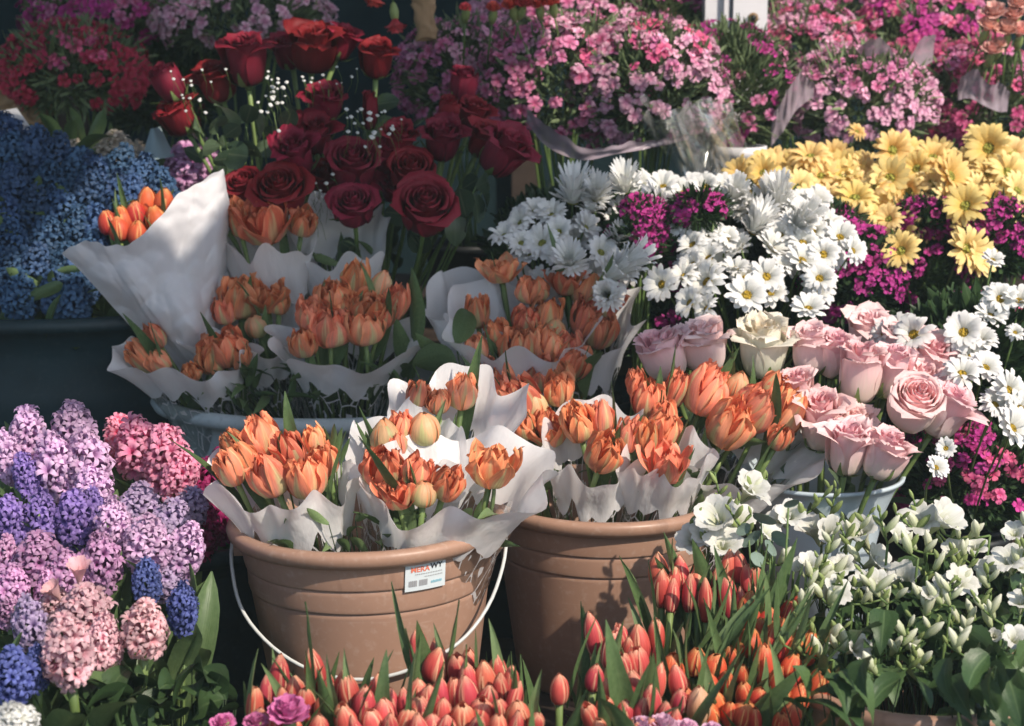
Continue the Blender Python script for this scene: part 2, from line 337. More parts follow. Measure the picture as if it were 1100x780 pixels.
M['brown'] = plastic('terracotta_plastic', (.385, .228, .160), .42, .07, dust=(.47, .33, .26), streak=(.24, .14, .10))
M['grey'] = plastic('grey_plastic', (.44, .50, .51), .5, .15, dust=(.22, .24, .25))
M['pale'] = plastic('pale_blue_plastic', (.52, .61, .66), .35, .04)
M['teal'] = plastic('dark_teal_plastic', (.010, .032, .042), .5, .15, dust=(.03, .05, .055))
M['black'] = plastic('black_plastic', (.012, .014, .016), .5, .1)
M['wire'] = plastic('pale_wire', (.62, .64, .62), .3, .1)
M['post'] = plastic('white_painted_metal', (.74, .73, .76), .4, .04)
M['hole'] = plastic('brass_grommet', (.25, .16, .08), .35, .1)
M['cloth'] = plastic('dark_cloth', (.011, .026, .032), .9, .2, 8, .1)
M['wood'] = plastic('dark_stained_wood', (.05, .035, .028), .7, .2, 20, .2)
M['ground'] = plastic('asphalt', (.05, .05, .052), .9, .2, 30, .2, dust=(.09, .09, .09))
M['shade_awning'] = paper_mat('shade_awning_canvas', (.55, .54, .48), .38, .9)
M['sticker'] = plastic('white_sticker', (.66, .72, .74), .45, .02)
M['ink_o'] = plastic('orange_ink', (.75, .2, .12), .6, .02); M['ink_k'] = plastic('black_ink', (.03, .025, .03), .6, .02)
M['ink_g'] = plastic('grey_ink', (.38, .38, .39), .6, .02); M['ink_b'] = plastic('light_blue_ink', (.25, .52, .62), .6, .02)

# ------------------------------------------------------------------ petals and blooms
def petal(m, prof_t, prof_r, prof_z, wid, phi, nt=8, ns=6, wrap=1., rmin=.1, edge=0., ruf=0., rf=3., cup=0., tint=(0, 1), seed=0, notch=0., dz=0., skew=0.):
    """one petal on a curved sheet: profile (r,z) over t, half width wid(t), wrapped about the flower's axis"""
    g = []; c, s_ = cos(phi), sin(phi)
    for i in range(nt + 1):
        t = i / nt; r = smooth_interp(t, prof_t, prof_r); z = smooth_interp(t, prof_t, prof_z); w = smooth_interp(t, wid[0], wid[1])
        R = max(r, rmin) * wrap
        for j in range(ns + 1):
            s = j / ns * 2 - 1; a = s * max(w, 0) / R
            a = max(-2.6, min(2.6, a))
            x = r + (cos(a) - 1) * R; y = sin(a) * R
            nzv = noise.noise(Vector((s * rf + seed * 7.1, t * 3, seed * 1.7)))
            x += edge * s * s * t + ruf * nzv * t * (.3 + abs(s)) + cup * (1 - s * s)
            zz = z + ruf * .7 * noise.noise(Vector((s * rf * 1.4, seed * 3.3, t * 2))) * t - notch * max(0, 1 - abs(s) * 3) * max(0, t - .7) / .3 + dz
            y += skew * t
            g.append(Vector((x * c - y * s_, x * s_ + y * c, zz)))
    m.grid(g, nt, ns, tint)

def tulip_bloom(seed, double=False, openness=0.):
    rn = random.Random(seed); m = MB()
    T = [0, .15, .45, .75, 1]
    if not double:
        for L in (1, 0):
            for k in range(3):
                ph = 2 * pi * k / 3 + L * pi / 3 + rn.uniform(-.12, .12); sc = 1. if L else .9; o = openness + rn.uniform(-.05, .05)
                petal(m, T, [.04, .33 * sc, .47 * sc, (.37 + o * .4) * sc, (.08 + o * .9) * sc], [0, .06, .38, .74, 1.0 + rn.uniform(-.05, .04)],
                      ([0, .1, .3, .55, .8, .93, 1], [.05, .25, .40, .42, .30, .16, .03]), ph, 9, 6, 1.0, .22, -.03, .02, tint=(rn.random(), L), seed=seed + k + L * 5)
    else:
        for L, n, rs, hs in ((1., 4, 1., .98), (.75, 4, .86, 1.0), (.3, 5, .62, .98), (0., 4, .36, .92)):
            for k in range(n):
                ph = 2 * pi * k / n + L * 2.3 + rn.uniform(-.25, .25); o = openness * L + rn.uniform(-.02, .20) * (L * .6 + .4)
                h = hs + rn.uniform(-.20, .08)
                petal(m, T, [.03, .30 * rs, .47 * rs, (.43 + o * .4) * rs, (.24 + o * .8) * rs], [0, .05, .36 * h, .72 * h, h],
                      ([0, .1, .3, .55, .8, .93, 1], [.04, .2, .30, .30, .21, .11, .015]), ph, 10, 6, 1.12, .2, rn.uniform(-.03, .14), .17, 4, tint=(rn.random(), L), seed=seed * 3 + k + int(L * 20), notch=rn.choice((0, 0, .08)))
    return m

def rose_bloom(seed, opn=.5, n=22, tall=1.):
    """spiral of petals, the outer ones flaring with rolled lips; unit height, about unit width"""
    rn = random.Random(seed); m = MB()
    for i in range(n):
        f = i / (n - 1); ph = i * 2.4 + rn.uniform(-.15, .15)
        R = .05 + .40 * f ** .9; H = tall * (1.0 - (.16 + .20 * opn) * f ** 1.5) + rn.uniform(-.025, .02)
        fl = opn * (f ** 2.2) * .34; wv = .16 + .34 * f
        lip = .01 + .09 * f * (.5 + opn * 1.4)
        T = [0, .12, .4, .7, .88, 1]
        petal(m, T, [.04, .22 + .14 * f if f > .25 else .1, R + .04 * f, R + fl * .25, R + fl * .8, R + fl + lip * f],
              [0, .04, .34 * H, .72 * H, (.95 - .03 * f * opn) * H, (.965 - (.05 + .13 * opn) * f) * H],
              ([0, .1, .35, .65, .85, .95, 1], [.05, wv * .55, wv, wv * 1.2, wv * 1.1, wv * .85, wv * .42]), ph, 11, 9, 1.0 + .12 * f, .05, -.02 + .05 * f, .025 + .04 * f, 2.2,
              tint=(rn.random(), min(1, f * 1.15)), seed=seed * 5 + i, skew=.02)
    return m
def rose_cup(seed, n=15, flare=.1, pt=.0):
    """half open rose: broad overlapping petals standing in a cup, their tips rolled back a little"""
    rn = random.Random(seed); m = MB()
    for i in range(n):
        f = i / (n - 1); ph = i * 2.4 + rn.uniform(-.3, .3)
        R = .06 + .34 * f ** .8; H = 1.0 - .05 * f + rn.uniform(-.07, .03) - (.10 * f if f > .8 else 0)
        fl = flare * f * f * rn.uniform(.6, 1.3); wv = .18 + .34 * f
        petal(m, [0, .1, .3, .6, .85, .95, 1], [.04, .16 + .10 * f, max(R * .94, .2 * f + .12), R + .03 * f, R + fl * .4, R + fl, R + fl + .035 + .09 * f * (flare * 5)],
              [0, .03, .24 * H, .60 * H, .88 * H, .965 * H, (.985 - .03 * f) * H],
              ([0, .1, .3, .6, .85, .95, 1], [.05, wv * .55, wv * .95, wv * 1.15, wv * .98, wv * .66, wv * .30]), ph, 13, 10, 1.0 + .15 * f, .05, .02 + .04 * f, .06 + .05 * f, 2.4,
              tint=(rn.random(), min(1, f * 1.3)), seed=seed * 5 + i, skew=.03)
    return m
def sepals(seed, n=5, L=.42, w=.09, r=.2):
    m = MB(); rn = random.Random(seed)
    for k in range(n):
        o = rn.uniform(-.05, .28)
        petal(m, [0, .3, .7, 1], [.05, r + .08, r + .17 + o * .6, r + .16 + o * 1.3], [-.02, .03, L * .55, L * (1 - abs(o))], ([0, .25, .6, 1], [.05, w, w * .6, .008]), 2 * pi * k / n + rn.uniform(-.2, .2), 5, 2, 1, .2, 0, 0, tint=(rn.random(), 1))
    m.ball((0, 0, -.05), .085, 8, 5, sz=1.1); return m

def daisy_petals(seed, n=20, L=.5, w=.075, curl=.1, layers=2, up=.12, spider=False):
    rn = random.Random(seed); m = MB()
    for l in range(layers):
        for k in range(n):
            if rn.random() < .04: continue
            ph = 2 * pi * (k + .5 * l) / n + rn.uniform(-.09, .09); ll = L * rn.uniform(.86, 1.05) * (1 - .12 * l); ww = w * rn.uniform(.85, 1.15)
            u = up * (1 + l * 1.2) + rn.uniform(-.05, .06); dr = curl * rn.uniform(.4, 1.5)
            petal(m, [0, .3, .7, 1], [.09, ll * .4, ll * .78, ll], [0, u * .5, u * .9 - dr * .2, u - dr], ([0, .3, .65, .9, 1], [.018, ww * .8, ww, ww * .66, ww * .15]), ph, 5, 2, 4, .3, 0, .01, cup=-.012, tint=(rn.random(), l), seed=seed + k)
    return m
def disc(r=.13, h=.07):
    m = MB(); g = []
    for i in range(6):
        a = i / 5 * pi / 2
        for k in range(14): g.append(Vector((cos(a) * r * cos(2 * pi * k / 14), cos(a) * r * sin(2 * pi * k / 14), .01 + sin(a) * h)))
    m.grid(g, 5, 14, wrap=True); return m
def floret5(seed, notch=.10, cup=.1):
    rn = random.Random(seed); m = MB()
    for k in range(5):
        o = rn.uniform(-.08, .12)
        petal(m, [0, .4, .75, 1], [.02, .22, .4, .5 * rn.uniform(.9, 1.05)], [0, .05 + cup * .5, cup + o * .5, cup + o - .05], ([0, .3, .65, .9, 1], [.02, .10, .20, .185, .10]), 2 * pi * k / 5 + rn.uniform(-.1, .1), 4, 4, 3, .4, 0, .05, 2, tint=(rn.random(), 1), seed=seed * 2 + k, notch=notch)
    return m
def hyacinth_spike(seed, n=50, big=1.06):
    """whorled recurved florets on an egg-shaped spike, unit height, ~0.8 wide"""
    rn = random.Random(seed); m = MB(); fl = []
    for q in range(3):
        f = MB(); r2 = random.Random(seed * 10 + q)
        for k in range(6):
            oo = r2.uniform(.85, 1.15)
            petal(f, [0, .35, .6, .85, 1], [.02, .045, .095 * oo, .15 * oo, .165 * oo], [-.08, .02, .075, .065, .015], ([0, .35, .6, .85, 1], [.02, .030, .038, .032, .006]), pi * k / 3 + r2.uniform(-.15, .15), 5, 2, 2, .06, 0, .0, tint=(r2.random(), 1))
        fl.append(f)
    for i in range(n):
        t = (i + .5) / n; z = .04 + .9 * t; rad = .27 * (math.sin(pi * min(1, (.12 + t * .88))) ** .55) * (1 if t < .6 else 1 - (t - .6) * .55)
        ph = i * 2.39996 + rn.uniform(-.2, .2); el = radians(-15 + 95 * t ** 1.6 + rn.uniform(-34, 34))
        d = Vector((cos(ph) * cos(el), sin(ph) * cos(el), sin(el))); rad *= rn.uniform(.82, 1.22); p = Vector((cos(ph) * rad, sin(ph) * rad, z + rn.uniform(-.04, .04)))
        s = big * rn.uniform(.85, 1.25) * (1 - .2 * t)
        m.add(fl[i % 3], axis_matrix(p, d, rn.uniform(0, 6), (s, s, s)), (rn.random(), 1))
    m.tube([(0, 0, -.05), (0, 0, .9)], [.05, .03], 6, tint=(.2, 1))
    return m
def leaf_blade(seed, w=.1, fold=.35, droop=.25, nt=9, ser=0., wid=None, twist=0.):
    """unit-length leaf growing along +Z, bending to +X"""
    m = MB(); rn = random.Random(seed); g = []
    xs, ys = wid or ([0, .15, .45, .8, 1], [.35, .75, 1, .5, .02])
    for i in range(nt + 1):
        t = i / nt; ww = w * smooth_interp(t, xs, ys); a = droop * t * 1.6
        cx = droop * t * t; cz = t - droop * .35 * t * t * t
        tw = twist * t
        for j in range(5):
            s = j / 2 - 1; sw = ww * s * (1 + (ser * (i % 2) if abs(s) == 1 else 0))
            off = abs(s) * ww * fold; y = sw * cos(tw) - off * sin(tw); x = off * cos(tw) + sw * sin(tw)
            wv = .02 * noise.noise(Vector((t * 4, s * 2, seed * 1.1)))
            g.append(Vector((cx - x * cos(a) + wv, y, cz + x * sin(a))))
    m.grid(g, nt, 4, (rn.random(), 0)); return m
ROUND = ([0, .1, .35, .65, .9, 1], [.12, .6, 1, .9, .42, .02])
def mk(fn, n, mat, name, *a, **k): return [fn(s + 1, *a, **k).mesh(name, mat) for s in range(n)]
TUL_X = mk(tulip_bloom, 12, M['tulip_orange'], 'double_tulip_bloom', True, .0); TUL_D = TUL_X[:6] + [tulip_bloom(21, True, .35).mesh('open_double_tulip_bloom', M['tulip_orange']), tulip_bloom(22, True, .5).mesh('open_double_tulip_bloom', M['tulip_orange'])] + TUL_X[6:] + [tulip_bloom(31, True, .18).mesh('double_tulip_bloom', M['tulip_orange'])] + [tulip_bloom(s, False, .03).mesh('tulip_bud', M['tulip_bud']) for s in (41, 42, 43)]
TUL_R = mk(tulip_bloom, 5, M['tulip_red'], 'tulip_bloom') + [tulip_bloom(s, False, o).mesh('tulip_bloom', M['tulip_red']) for s, o in ((8, .1), (9, .18))]
TUL_O = mk(tulip_bloom, 5, M['tulip_orange_red'], 'tulip_bloom', False, .06)
TUL_P = mk(tulip_bloom, 1, M['tulip_peach'], 'tulip_bloom')
ROSE_R = [rose_bloom(1, .45, 17).mesh('rose_bloom', M['rose_red']), rose_cup(2, 13, .26).mesh('rose_bloom', M['rose_red']), rose_bloom(3, .5, 18).mesh('rose_bloom', M['rose_red']), rose_cup(4, 12, .16).mesh('rose_bloom', M['rose_red']), rose_bloom(5, .3, 15).mesh('rose_bloom', M['rose_red']), rose_cup(14, 11, .22).mesh('rose_bloom', M['rose_red'])]
ROSE_BUD = [rose_cup(s, 9, .0).mesh('rose_bud', M['rose_red']) for s in (11, 12)]
ROSE_P = [rose_cup(s, n, o).mesh('rose_bloom', M['rose_pink']) for s, o, n in ((6, .22, 14), (7, .12, 12), (8, .28, 15), (9, .16, 13), (16, .2, 12))]
ROSE_PO = [rose_bloom(15, .25, 20).mesh('rose_bloom', M['rose_pink'])]
ROSE_C = [rose_cup(10, 14, .16).mesh('rose_bloom', M['rose_cream'])]
SEP = mk(sepals, 3, M['stem'], 'sepals')
DW = [daisy_petals(s, n, .5, w, c, 2).mesh('daisy_petals', M['daisy_white']) for s, n, w, c in ((1, 13, .085, .06), (2, 16, .075, .12), (3, 14, .08, .02), (4, 18, .065, .1))]
DWS = [daisy_petals(9, 22, .5, .045, -.05, 3, .2).mesh('daisy_petals', M['daisy_white']), daisy_petals(10, 20, .5, .05, .05, 4, .25).mesh('daisy_petals', M['daisy_white'])]
DY = [daisy_petals(s, n, .5, w, c, 2, .1).mesh('daisy_petals', M['daisy_yellow']) for s, n, w, c in ((21, 14, .058, .05), (22, 16, .05, .1), (23, 13, .062, -.02))]
DISC = disc().mesh('disc', M['disc']); DISCG = disc(.12, .05).mesh('disc', M['disc_green'])
FLO = {k: [floret5(s).mesh('blossom', m) for s in (1, 2, 3)] for k, m in PH.items()}
HYS = {k: [hyacinth_spike(s).mesh('flower_spike', m) for s in ((1, 2, 3) if k in ('lilac', 'pink', 'dusty_blue', 'mauve') else (1, 2))] for k, m in HY.items()}
TL = [leaf_blade(s, w, .45, d, twist=tw).mesh('tulip_leaf', M['tulip_leaf']) for s, w, d, tw in ((1, .085, .12, .2), (2, .07, .3, -.4), (3, .1, .2, .5), (4, .06, .05, 0))]
RL = [leaf_blade(s, .3, .2, d, 9, .06, ROUND).mesh('rose_leaf', M['leaf_rose']) for s, d in ((1, .2), (2, .45), (3, .05))]
BL = [leaf_blade(s, .34, .18, d, 14, .1, ROUND).mesh('broad_leaf', M['leaf_mid']) for s, d in ((5, .3), (6, .5), (7, .15))]
HL = [leaf_blade(s, .1, .5, d, 9, 0, ([0, .15, .5, .8, 1], [.6, .85, 1, .8, .05])).mesh('hyacinth_leaf', M['tulip_leaf']) for s, d in ((8, .3), (9, .5), (10, .15))]

# ------------------------------------------------------------------ placing flowers
rnd = random.Random(7)
ORD = ['first', 'second', 'third', 'fourth', 'fifth', 'sixth', 'seventh', 'eighth', 'ninth', 'tenth', 'eleventh', 'twelfth', 'thirteenth', 'fourteenth']
def place_labels(pts, what, where):
    """one label per point, saying row and place in the row as seen in the photo"""
    n = len(pts); idx = sorted(range(n), key=lambda i: pts[i][1])
    nr = 1 if n <= 3 else 2 if n <= 8 else 3 if n <= 18 else 4
    names = {1: [''], 2: ['upper row', 'lower row'], 3: ['top row', 'middle row', 'bottom row'], 4: ['top row', 'second row', 'third row', 'bottom row']}[nr]
    out = [None] * n; per = math.ceil(n / nr)
    for r in range(nr):
        row = sorted(idx[r * per:(r + 1) * per], key=lambda i: pts[i][0])
        for k, i in enumerate(row):
            if len(row) == 1: o = 'only one' if nr > 1 else ''
            elif k == 0: o = 'leftmost'
            elif k == len(row) - 1: o = 'rightmost'
            else: o = ORD[k] + ' from left'
            out[i] = ' '.join(x for x in (what + ',' if (o or names[r]) else what, o, ('in ' + names[r] + ' of') if names[r] else ('in' if where else ''), where) if x)
    return out
def bez(a, b, c, n=7):
    return [a * (1 - t) ** 2 + b * 2 * t * (1 - t) + c * t * t for t in [i / n for i in range(n + 1)]]
def stem_mesh(root, p, d, r, mat, name='stem', bend=.5):
    a = Vector((0, 0, 0)); c = Vector(p) - root; L = c.length
    m = MB(); m.tube(bez(a, c - Vector(d).normalized() * L * bend, c + Vector(d).normalized() * r * .8), [r * 1.1] * 4 + [r] * 3 + [r * 1.25], 6, tint=(rnd.random(), 0))
    return m.mesh(name, mat)

def tulips(data, Yf, base, where, what, group, variants, name='tulip', lean=.5, leaves=1, hs=1.0, wscale=1.0):
    """data rows: px, py, w, h (photo px)[, variant, extra Y]; base: world point the stems come from"""
    labs = place_labels(data, what, where)
    for i, row in enumerate(data):
        px, py, w, h = row[:4]; vi = row[4] if len(row) > 4 and row[4] is not None else rnd.randrange(len(variants)) if len(variants) != 18 else rnd.choice((0, 1, 2, 3, 4, 5, 8, 9, 10, 11, 12, 13, 14, 15, 16, 17)); dY = row[5] if len(row) > 5 else 0
        Y = Yf(px, py) + dY; c = at(px, py, Y); k = mpp(Y)
        b = Vector(base(px, py)) if callable(base) else Vector(base)
        b = b + Vector((rnd.uniform(-.012, .012), rnd.uniform(-.012, .012), 0))
        d = (c - b); d.x *= lean * 2.2; d.y *= lean * 1.6; d = d.normalized() + Vector((rnd.uniform(-.2, .2), rnd.uniform(-.28, .06), 0)); d.normalize()
        v_ = rnd.uniform(.92, 1.10); W, H = w * k * wscale * 1.07 * v_ * rnd.uniform(.94, 1.06), h * k * hs * 1.06 * v_
        tag_name = thing(name, b, labs[i], 'tulip', group)
        pb = c - d * H * .5
        part('bloom', variants[vi] if isinstance(variants, list) else variants, tag_name, axis_matrix(pb, d, rnd.uniform(0, 6), (W, W, H)))
        part('stem', stem_mesh(b, pb, d, .0032, M['stem']), tag_name)
        for q in range(leaves if rnd.random() < .8 else 0):
            LL = rnd.uniform(.10, .17); ld = (d + Vector((rnd.uniform(-.35, .35), rnd.uniform(-.35, .1), .2))).normalized()
            part('leaf', rnd.choice(TL), tag_name, axis_matrix(pb - d * rnd.uniform(.05, .11) + Vector((rnd.uniform(-.01, .01), .005, 0)), ld, rnd.uniform(0, 6), (LL * .72, LL * .72, LL)))

def free_leaf(px, py, hpx, Y, wl, lab, cat='leaf', mesh=None, d=(0, 0, 1), spin=0, wid=1.): pass

def roses(data, Yf, base, where, what, group, name='rose', sz=1.0, rl=True, tone='red'):
    labs = place_labels(data, what, where)
    for i, row in enumerate(data):
        px, py, w, h, me, dx, dy = row[:7]; dY = row[7] if len(row) > 7 else 0
        if len(row) > 8: labs[i] = row[8]
        Y = Yf(px, py) + dY; c = at(px, py, Y); k = mpp(Y); W, H = w * k * sz, h * k * sz
        d = Vector((dx, dy, 1)).normalized(); b = Vector(base(px, py)) + Vector((rnd.uniform(-.03, .03), rnd.uniform(-.02, .02), 0)); pb = c - d * H * .5
        t = thing(name, b, labs[i], 'rose', group)
        part('bloom', me, t, axis_matrix(pb, d, rnd.uniform(0, 6), (W, W, H)))
        s = (W + H) / 2
        part('sepals', rnd.choice(SEP), t, axis_matrix(pb, d, rnd.uniform(0, 6), (s, s, s)))
        part('stem', stem_mesh(b, pb, d, .0034, M['stem'], bend=.45), t)
        if rl:
            for q in range(rnd.choice((2, 3))):
                LL = rnd.uniform(.035, .06); f = rnd.uniform(.03, .14)
                part('leaf', rnd.choice(RL), t, axis_matrix(pb - d * f, (rnd.uniform(-1, 1), rnd.uniform(-1, .2), rnd.uniform(.0, .8)), rnd.uniform(0, 6), (LL, LL, LL)))

# ------------------------------------------------------------------ setting
m = MB(); m.box((-60, -60, -.2), (60, 60, 0)); tag(obj('ground', m.mesh('ground', M['ground'], False)), kind='structure')
def step(name, lo, hi, lab):
    t = thing(name, ((lo[0] + hi[0]) / 2, (lo[1] + hi[1]) / 2, lo[2]), lab, 'display shelf')
    c = Vector(t.location); m = MB(); a = Vector(lo) - c; b = Vector(hi) - c
    m.box((a.x, a.y, b.z - .03), (b.x, b.y, b.z)); part('shelf_top', m.mesh('shelf_top', M['wood'], False), t)
    m = MB(); m.box((a.x + .02, a.y + .02, a.z + .002), (b.x - .02, b.y - .02, b.z - .032)); part('cloth_skirt', m.mesh('cloth_skirt', M['cloth'], False), t)
Z1, Z2, Z3 = .28, .39, .58
step('display_shelf', (-1.6, 1.35, 0), (1.6, 2.0, .12), 'lowest dark shelf, under the coral tulips at the front')
step('display_shelf', (-1.6, 2.005, 0), (1.6, 2.5, Z1), 'dark shelf under the two terracotta buckets')
step('display_shelf', (-1.7, 2.505, 0), (1.7, 2.98, Z2), 'dark shelf behind, under the grey basin')
step('display_shelf', (-1.8, 2.985, 0), (1.8, 3.9, Z3), 'highest dark shelf, at the back under the phlox plants')
t = thing('stall_wall', (0, 4.3, 0), 'dark wall of the stall behind all the flowers', 'wall')
m = MB(); m.box((-3, -.03, 0), (3, .03, 2.4)); part('panel', m.mesh('panel', M['cloth'], False), t)
m = MB()
for k in range(7): m.box((-3 + k, -.07, 0), (-2.94 + k, -.032, 2.4))
part('batten', m.mesh('batten', M['wood'], False), t)

# white steel post with a bolt hole, and unseen canvas added above to shade the left rear
pc = at(790, 20, 3.30); t = thing('steel_post', (pc.x, pc.y, Z3), 'white painted steel post with a round hole between the pink phlox plants', 'post')
wv = 64 * mpp(3.30); m = MB()
x0, x1 = -wv / 2, wv / 2
m.box((x0, .0, 0), (x0 + wv * .30, .06, 1.75)); m.box((x0 + wv * .30, -.012, 0), (x0 + wv * .38, .06, 1.75)); m.box((x0 + wv * .383, .006, 0), (x0 + wv * .44, .06, 1.75)); m.box((x0 + wv * .443, -.02, 0), (x1, .06, 1.75))
part('column', m.mesh('column', M['post'], False), t)
hp = at(809, 19, 3.28) - Vector(t.location); m = MB(); g = []
m.tube([(hp.x, -.0235, hp.z), (hp.x, -.0212, hp.z)], .0085, 20); part('grommet', m.mesh('grommet', M['hole']), t)
m = MB(); m.tube([(hp.x, -.0255, hp.z), (hp.x, -.0238, hp.z)], .0052, 20); part('hole', m.mesh('hole', M['black']), t)
t = thing('shade_awning', (0, 1.0, 2.2), 'unseen grey green canvas strips added to shade the left half of the stall', 'shade_awning')
for P_ in ([(.62, -.02), (1.43, .12), (1.18, .55), (1.00, .93), (.62, .93)], [(-2.6, -.10), (.62, -.02), (.62, .44), (-2.6, .44)], [(-2.6, .45), (.37, .45), (.37, .93), (-2.6, .93)], [(-2.6, 1.05), (.92, 1.05), (.84, 1.25), (.80, 2.7), (-2.6, 2.7)]):  # outlines and gaps shaped by where sun and shade should fall
    m = MB(); n_ = len(P_); V0 = [Vector((x, y, 0)) for x, y in P_]; V1 = [v + Vector((0, 0, .012)) for v in V0]
    m.face(list(reversed(V0))); m.face(V1)
    for k in range(n_): m.face([V0[k], V0[(k + 1) % n_], V1[(k + 1) % n_], V1[k]])
    part('shade_strip', m.mesh('shade_strip', M['shade_awning'], False), t)
for y_ in (-.03, .99, 2.7):
    m = MB(); m.tube([(-2.6, y_, -.03), (1.2, y_, -.03)], .012, 8); part('rail', m.mesh('rail', M['post']), t)

# ------------------------------------------------------------------ buckets
def lathe_prof_bucket(R, H, r0, rim=.012):
    """outer wall with two raised bands, rolled rim, inner wall"""
    w = lambda z: r0 + (R - r0) * z / H
    P = [(0, .0), (r0 - .006, 0), (r0, .006)]
    for z in (.28, .5, .62): P.append((w(z * H), z * H))
    z1, z2 = H - .075, H - .048
    for z in (z1, z2):
        P += [(w(z - .006), z - .006), (w(z - .002), z - .002), (w(z) - .0010, z - .0006), (w(z) - .0010, z + .0004), (w(z) + .0012, z + .0010), (w(z) + .0016, z + .003), (w(z + .006) + .0016, z + .006)]
    P += [(w(H - .028) + .0016, H - .028), (w(H - .022) + .0016, H - .022), (R - .001, H - .019), (R + rim * .55, H - .0185), (R + rim, H - .013), (R + rim * 1.15, H - .006), (R + rim, H - .001), (R + rim * .55, H + .001), (R, H), (R - .004, H - .004), (w(H * .5) - .004, H * .5), (r0 - .004, .006), (0, .006)]
    return P
def handle(m, R, drop, a0=0., n=40, fr=1.):
    pts = []
    for i in range(n + 1):
        a = pi * i / n; x = -cos(a) * R; y = -(sin(a) ** .85) * R * fr; z = -drop * (sin(a) ** 1.05)
        pts.append((x + .002 * noise.noise(Vector((i * .2, 1, 0))), y + .002 * noise.noise(Vector((i * .25, 4, 0))), z + .003 * noise.noise(Vector((i * .18, 7, 0)))))
    m.tube([(pts[0][0] + .008, .0, .0)] + pts + [(pts[-1][0] - .008, 0, 0)], .0021, 8)
def bucket(px, py, Y, R, Z0, r0, mat, lab, wire=True, tilt=0, drop=.15, fr=.98, name='bucket', turn=0):
    c = at(px, py, Y); H = c.z - Z0; b = Vector((c.x, c.y, Z0))
    t = thing(name, b, lab, 'bucket'); t.rotation_euler = (0, radians(tilt), 0)
    m = MB(); m.lathe(lathe_prof_bucket(R, H, r0), 96); obj('body', m.mesh('body', mat), t)
    if wire:
        m = MB(); handle(m, R + .010, drop, fr=fr); h = obj('handle', m.mesh('handle', M['wire']), t); h.location = (0, 0, H - .03); h.rotation_euler = (0, 0, radians(turn))
        for s in (-1, 1):
            m = MB(); m.box((s * (R + .001) - .006, -.010, H - .042), (s * (R + .001) + .006, .010, H - .0245)); obj('handle_lug', m.mesh('handle_lug', mat, False), t)
    return t, b, H
B1, b1, H1 = bucket(402, 553, 2.12, .148, Z1, .108, M['brown'], 'front terracotta bucket with a white price sticker and wire handle', tilt=-1.5, drop=.118, fr=.86)
B2, b2, H2 = bucket(645, 529, 2.36, .140, Z1, .105, M['brown'], 'plain terracotta bucket behind and right of the one with the sticker', tilt=.5, wire=False)
B3, b3, H3 = bucket(985, 722, 1.86, .12, .12, .11, M['brown'], 'terracotta bucket under the freesia leaves at the lower right', tilt=0, drop=.10, fr=.9, turn=-8)

# sticker bent round bucket 1
def on_bucket(u, v, off, ang0, zc, R, H, r0):
    z = zc + v; r = r0 + (R - r0) * z / H + off; a = ang0 + u / r
    return Vector((sin(a) * r, -cos(a) * r, z))
R1, r01 = .148, .108
ang = math.asin(max(-1, min(1, ((473 - 402) * mpp(2.0)) / .142))); zc = H1 - .0195 - .0160
BK = lambda u, v, o: on_bucket(u, v, o, ang, zc, R1, H1, r01)
sw, sh = .0245, .0155
m = MB(); g = []
for o in (.0034,):
    for i in range(5):
        for j in range(13): g.append(BK((j / 12 - .5) * 2 * sw, (i / 4 - .5) * 2 * sh + (.0006 if o else 0), .0036))
m.grid(g, 4, 12)
st = obj('sticker', m.mesh('sticker', M['sticker']), B1)
def letters(txt, size, u0, v0, mat, name, sx=1.0, skew=0):
    cu = bpy.data.curves.new('t', 'FONT'); cu.body = txt; cu.size = size; cu.extrude = 0; cu.offset = size * .02
    o = bpy.data.objects.new('t', cu); COL.objects.link(o); dg = bpy.context.evaluated_depsgraph_get(); me = bpy.data.meshes.new_from_object(o.evaluated_get(dg))
    bpy.data.objects.remove(o)
    for v in me.vertices:
        p = BK(u0 + v.co.x * sx, v0 + v.co.y, .0041); v.co = p
    me.materials.clear(); me.materials.append(mat); me.name = name
    return obj(name, me, st)
letters('MERA', .0088, -.0185, .0070, M['ink_o'], 'lettering', 1.0); letters('WY', .0088, .0048, .0085, M['ink_k'], 'lettering', 1.05)
m = MB()
for k in range(26):
    w = .0003 + .0003 * ((k * 7) % 3); u = -.0205 + k * .00078 + (.002 if k > 12 else 0)
    m.face([BK(u, -.0095, .0041), BK(u + w, -.0095, .0041), BK(u + w, -.0025, .0041), BK(u, -.0025, .0041)])
obj('barcode', m.mesh('barcode', M['ink_g'], False), st)
m = MB()
for r in range(2):
    for k in range(16 - r * 5):
        u = -.013 + k * .0021 + r * .011; v = .0035 - r * .0036
        m.face([BK(u, v, .0041), BK(u + .0012, v, .0041), BK(u + .0012, v + .0013, .0041), BK(u, v + .0013, .0041)])
obj('fine_print', m.mesh('fine_print', M['ink_g'], False), st)
m = MB()
for k in range(7):
    u = .006 + k * .0020
    m.face([BK(u, -.0085, .0041), BK(u + .0014, -.0085, .0041), BK(u + .0017, -.0058 + .0006 * (k % 2), .0041), BK(u + .0002, -.0058, .0041)])
obj('blue_print', m.mesh('blue_print', M['ink_b'], False), st)

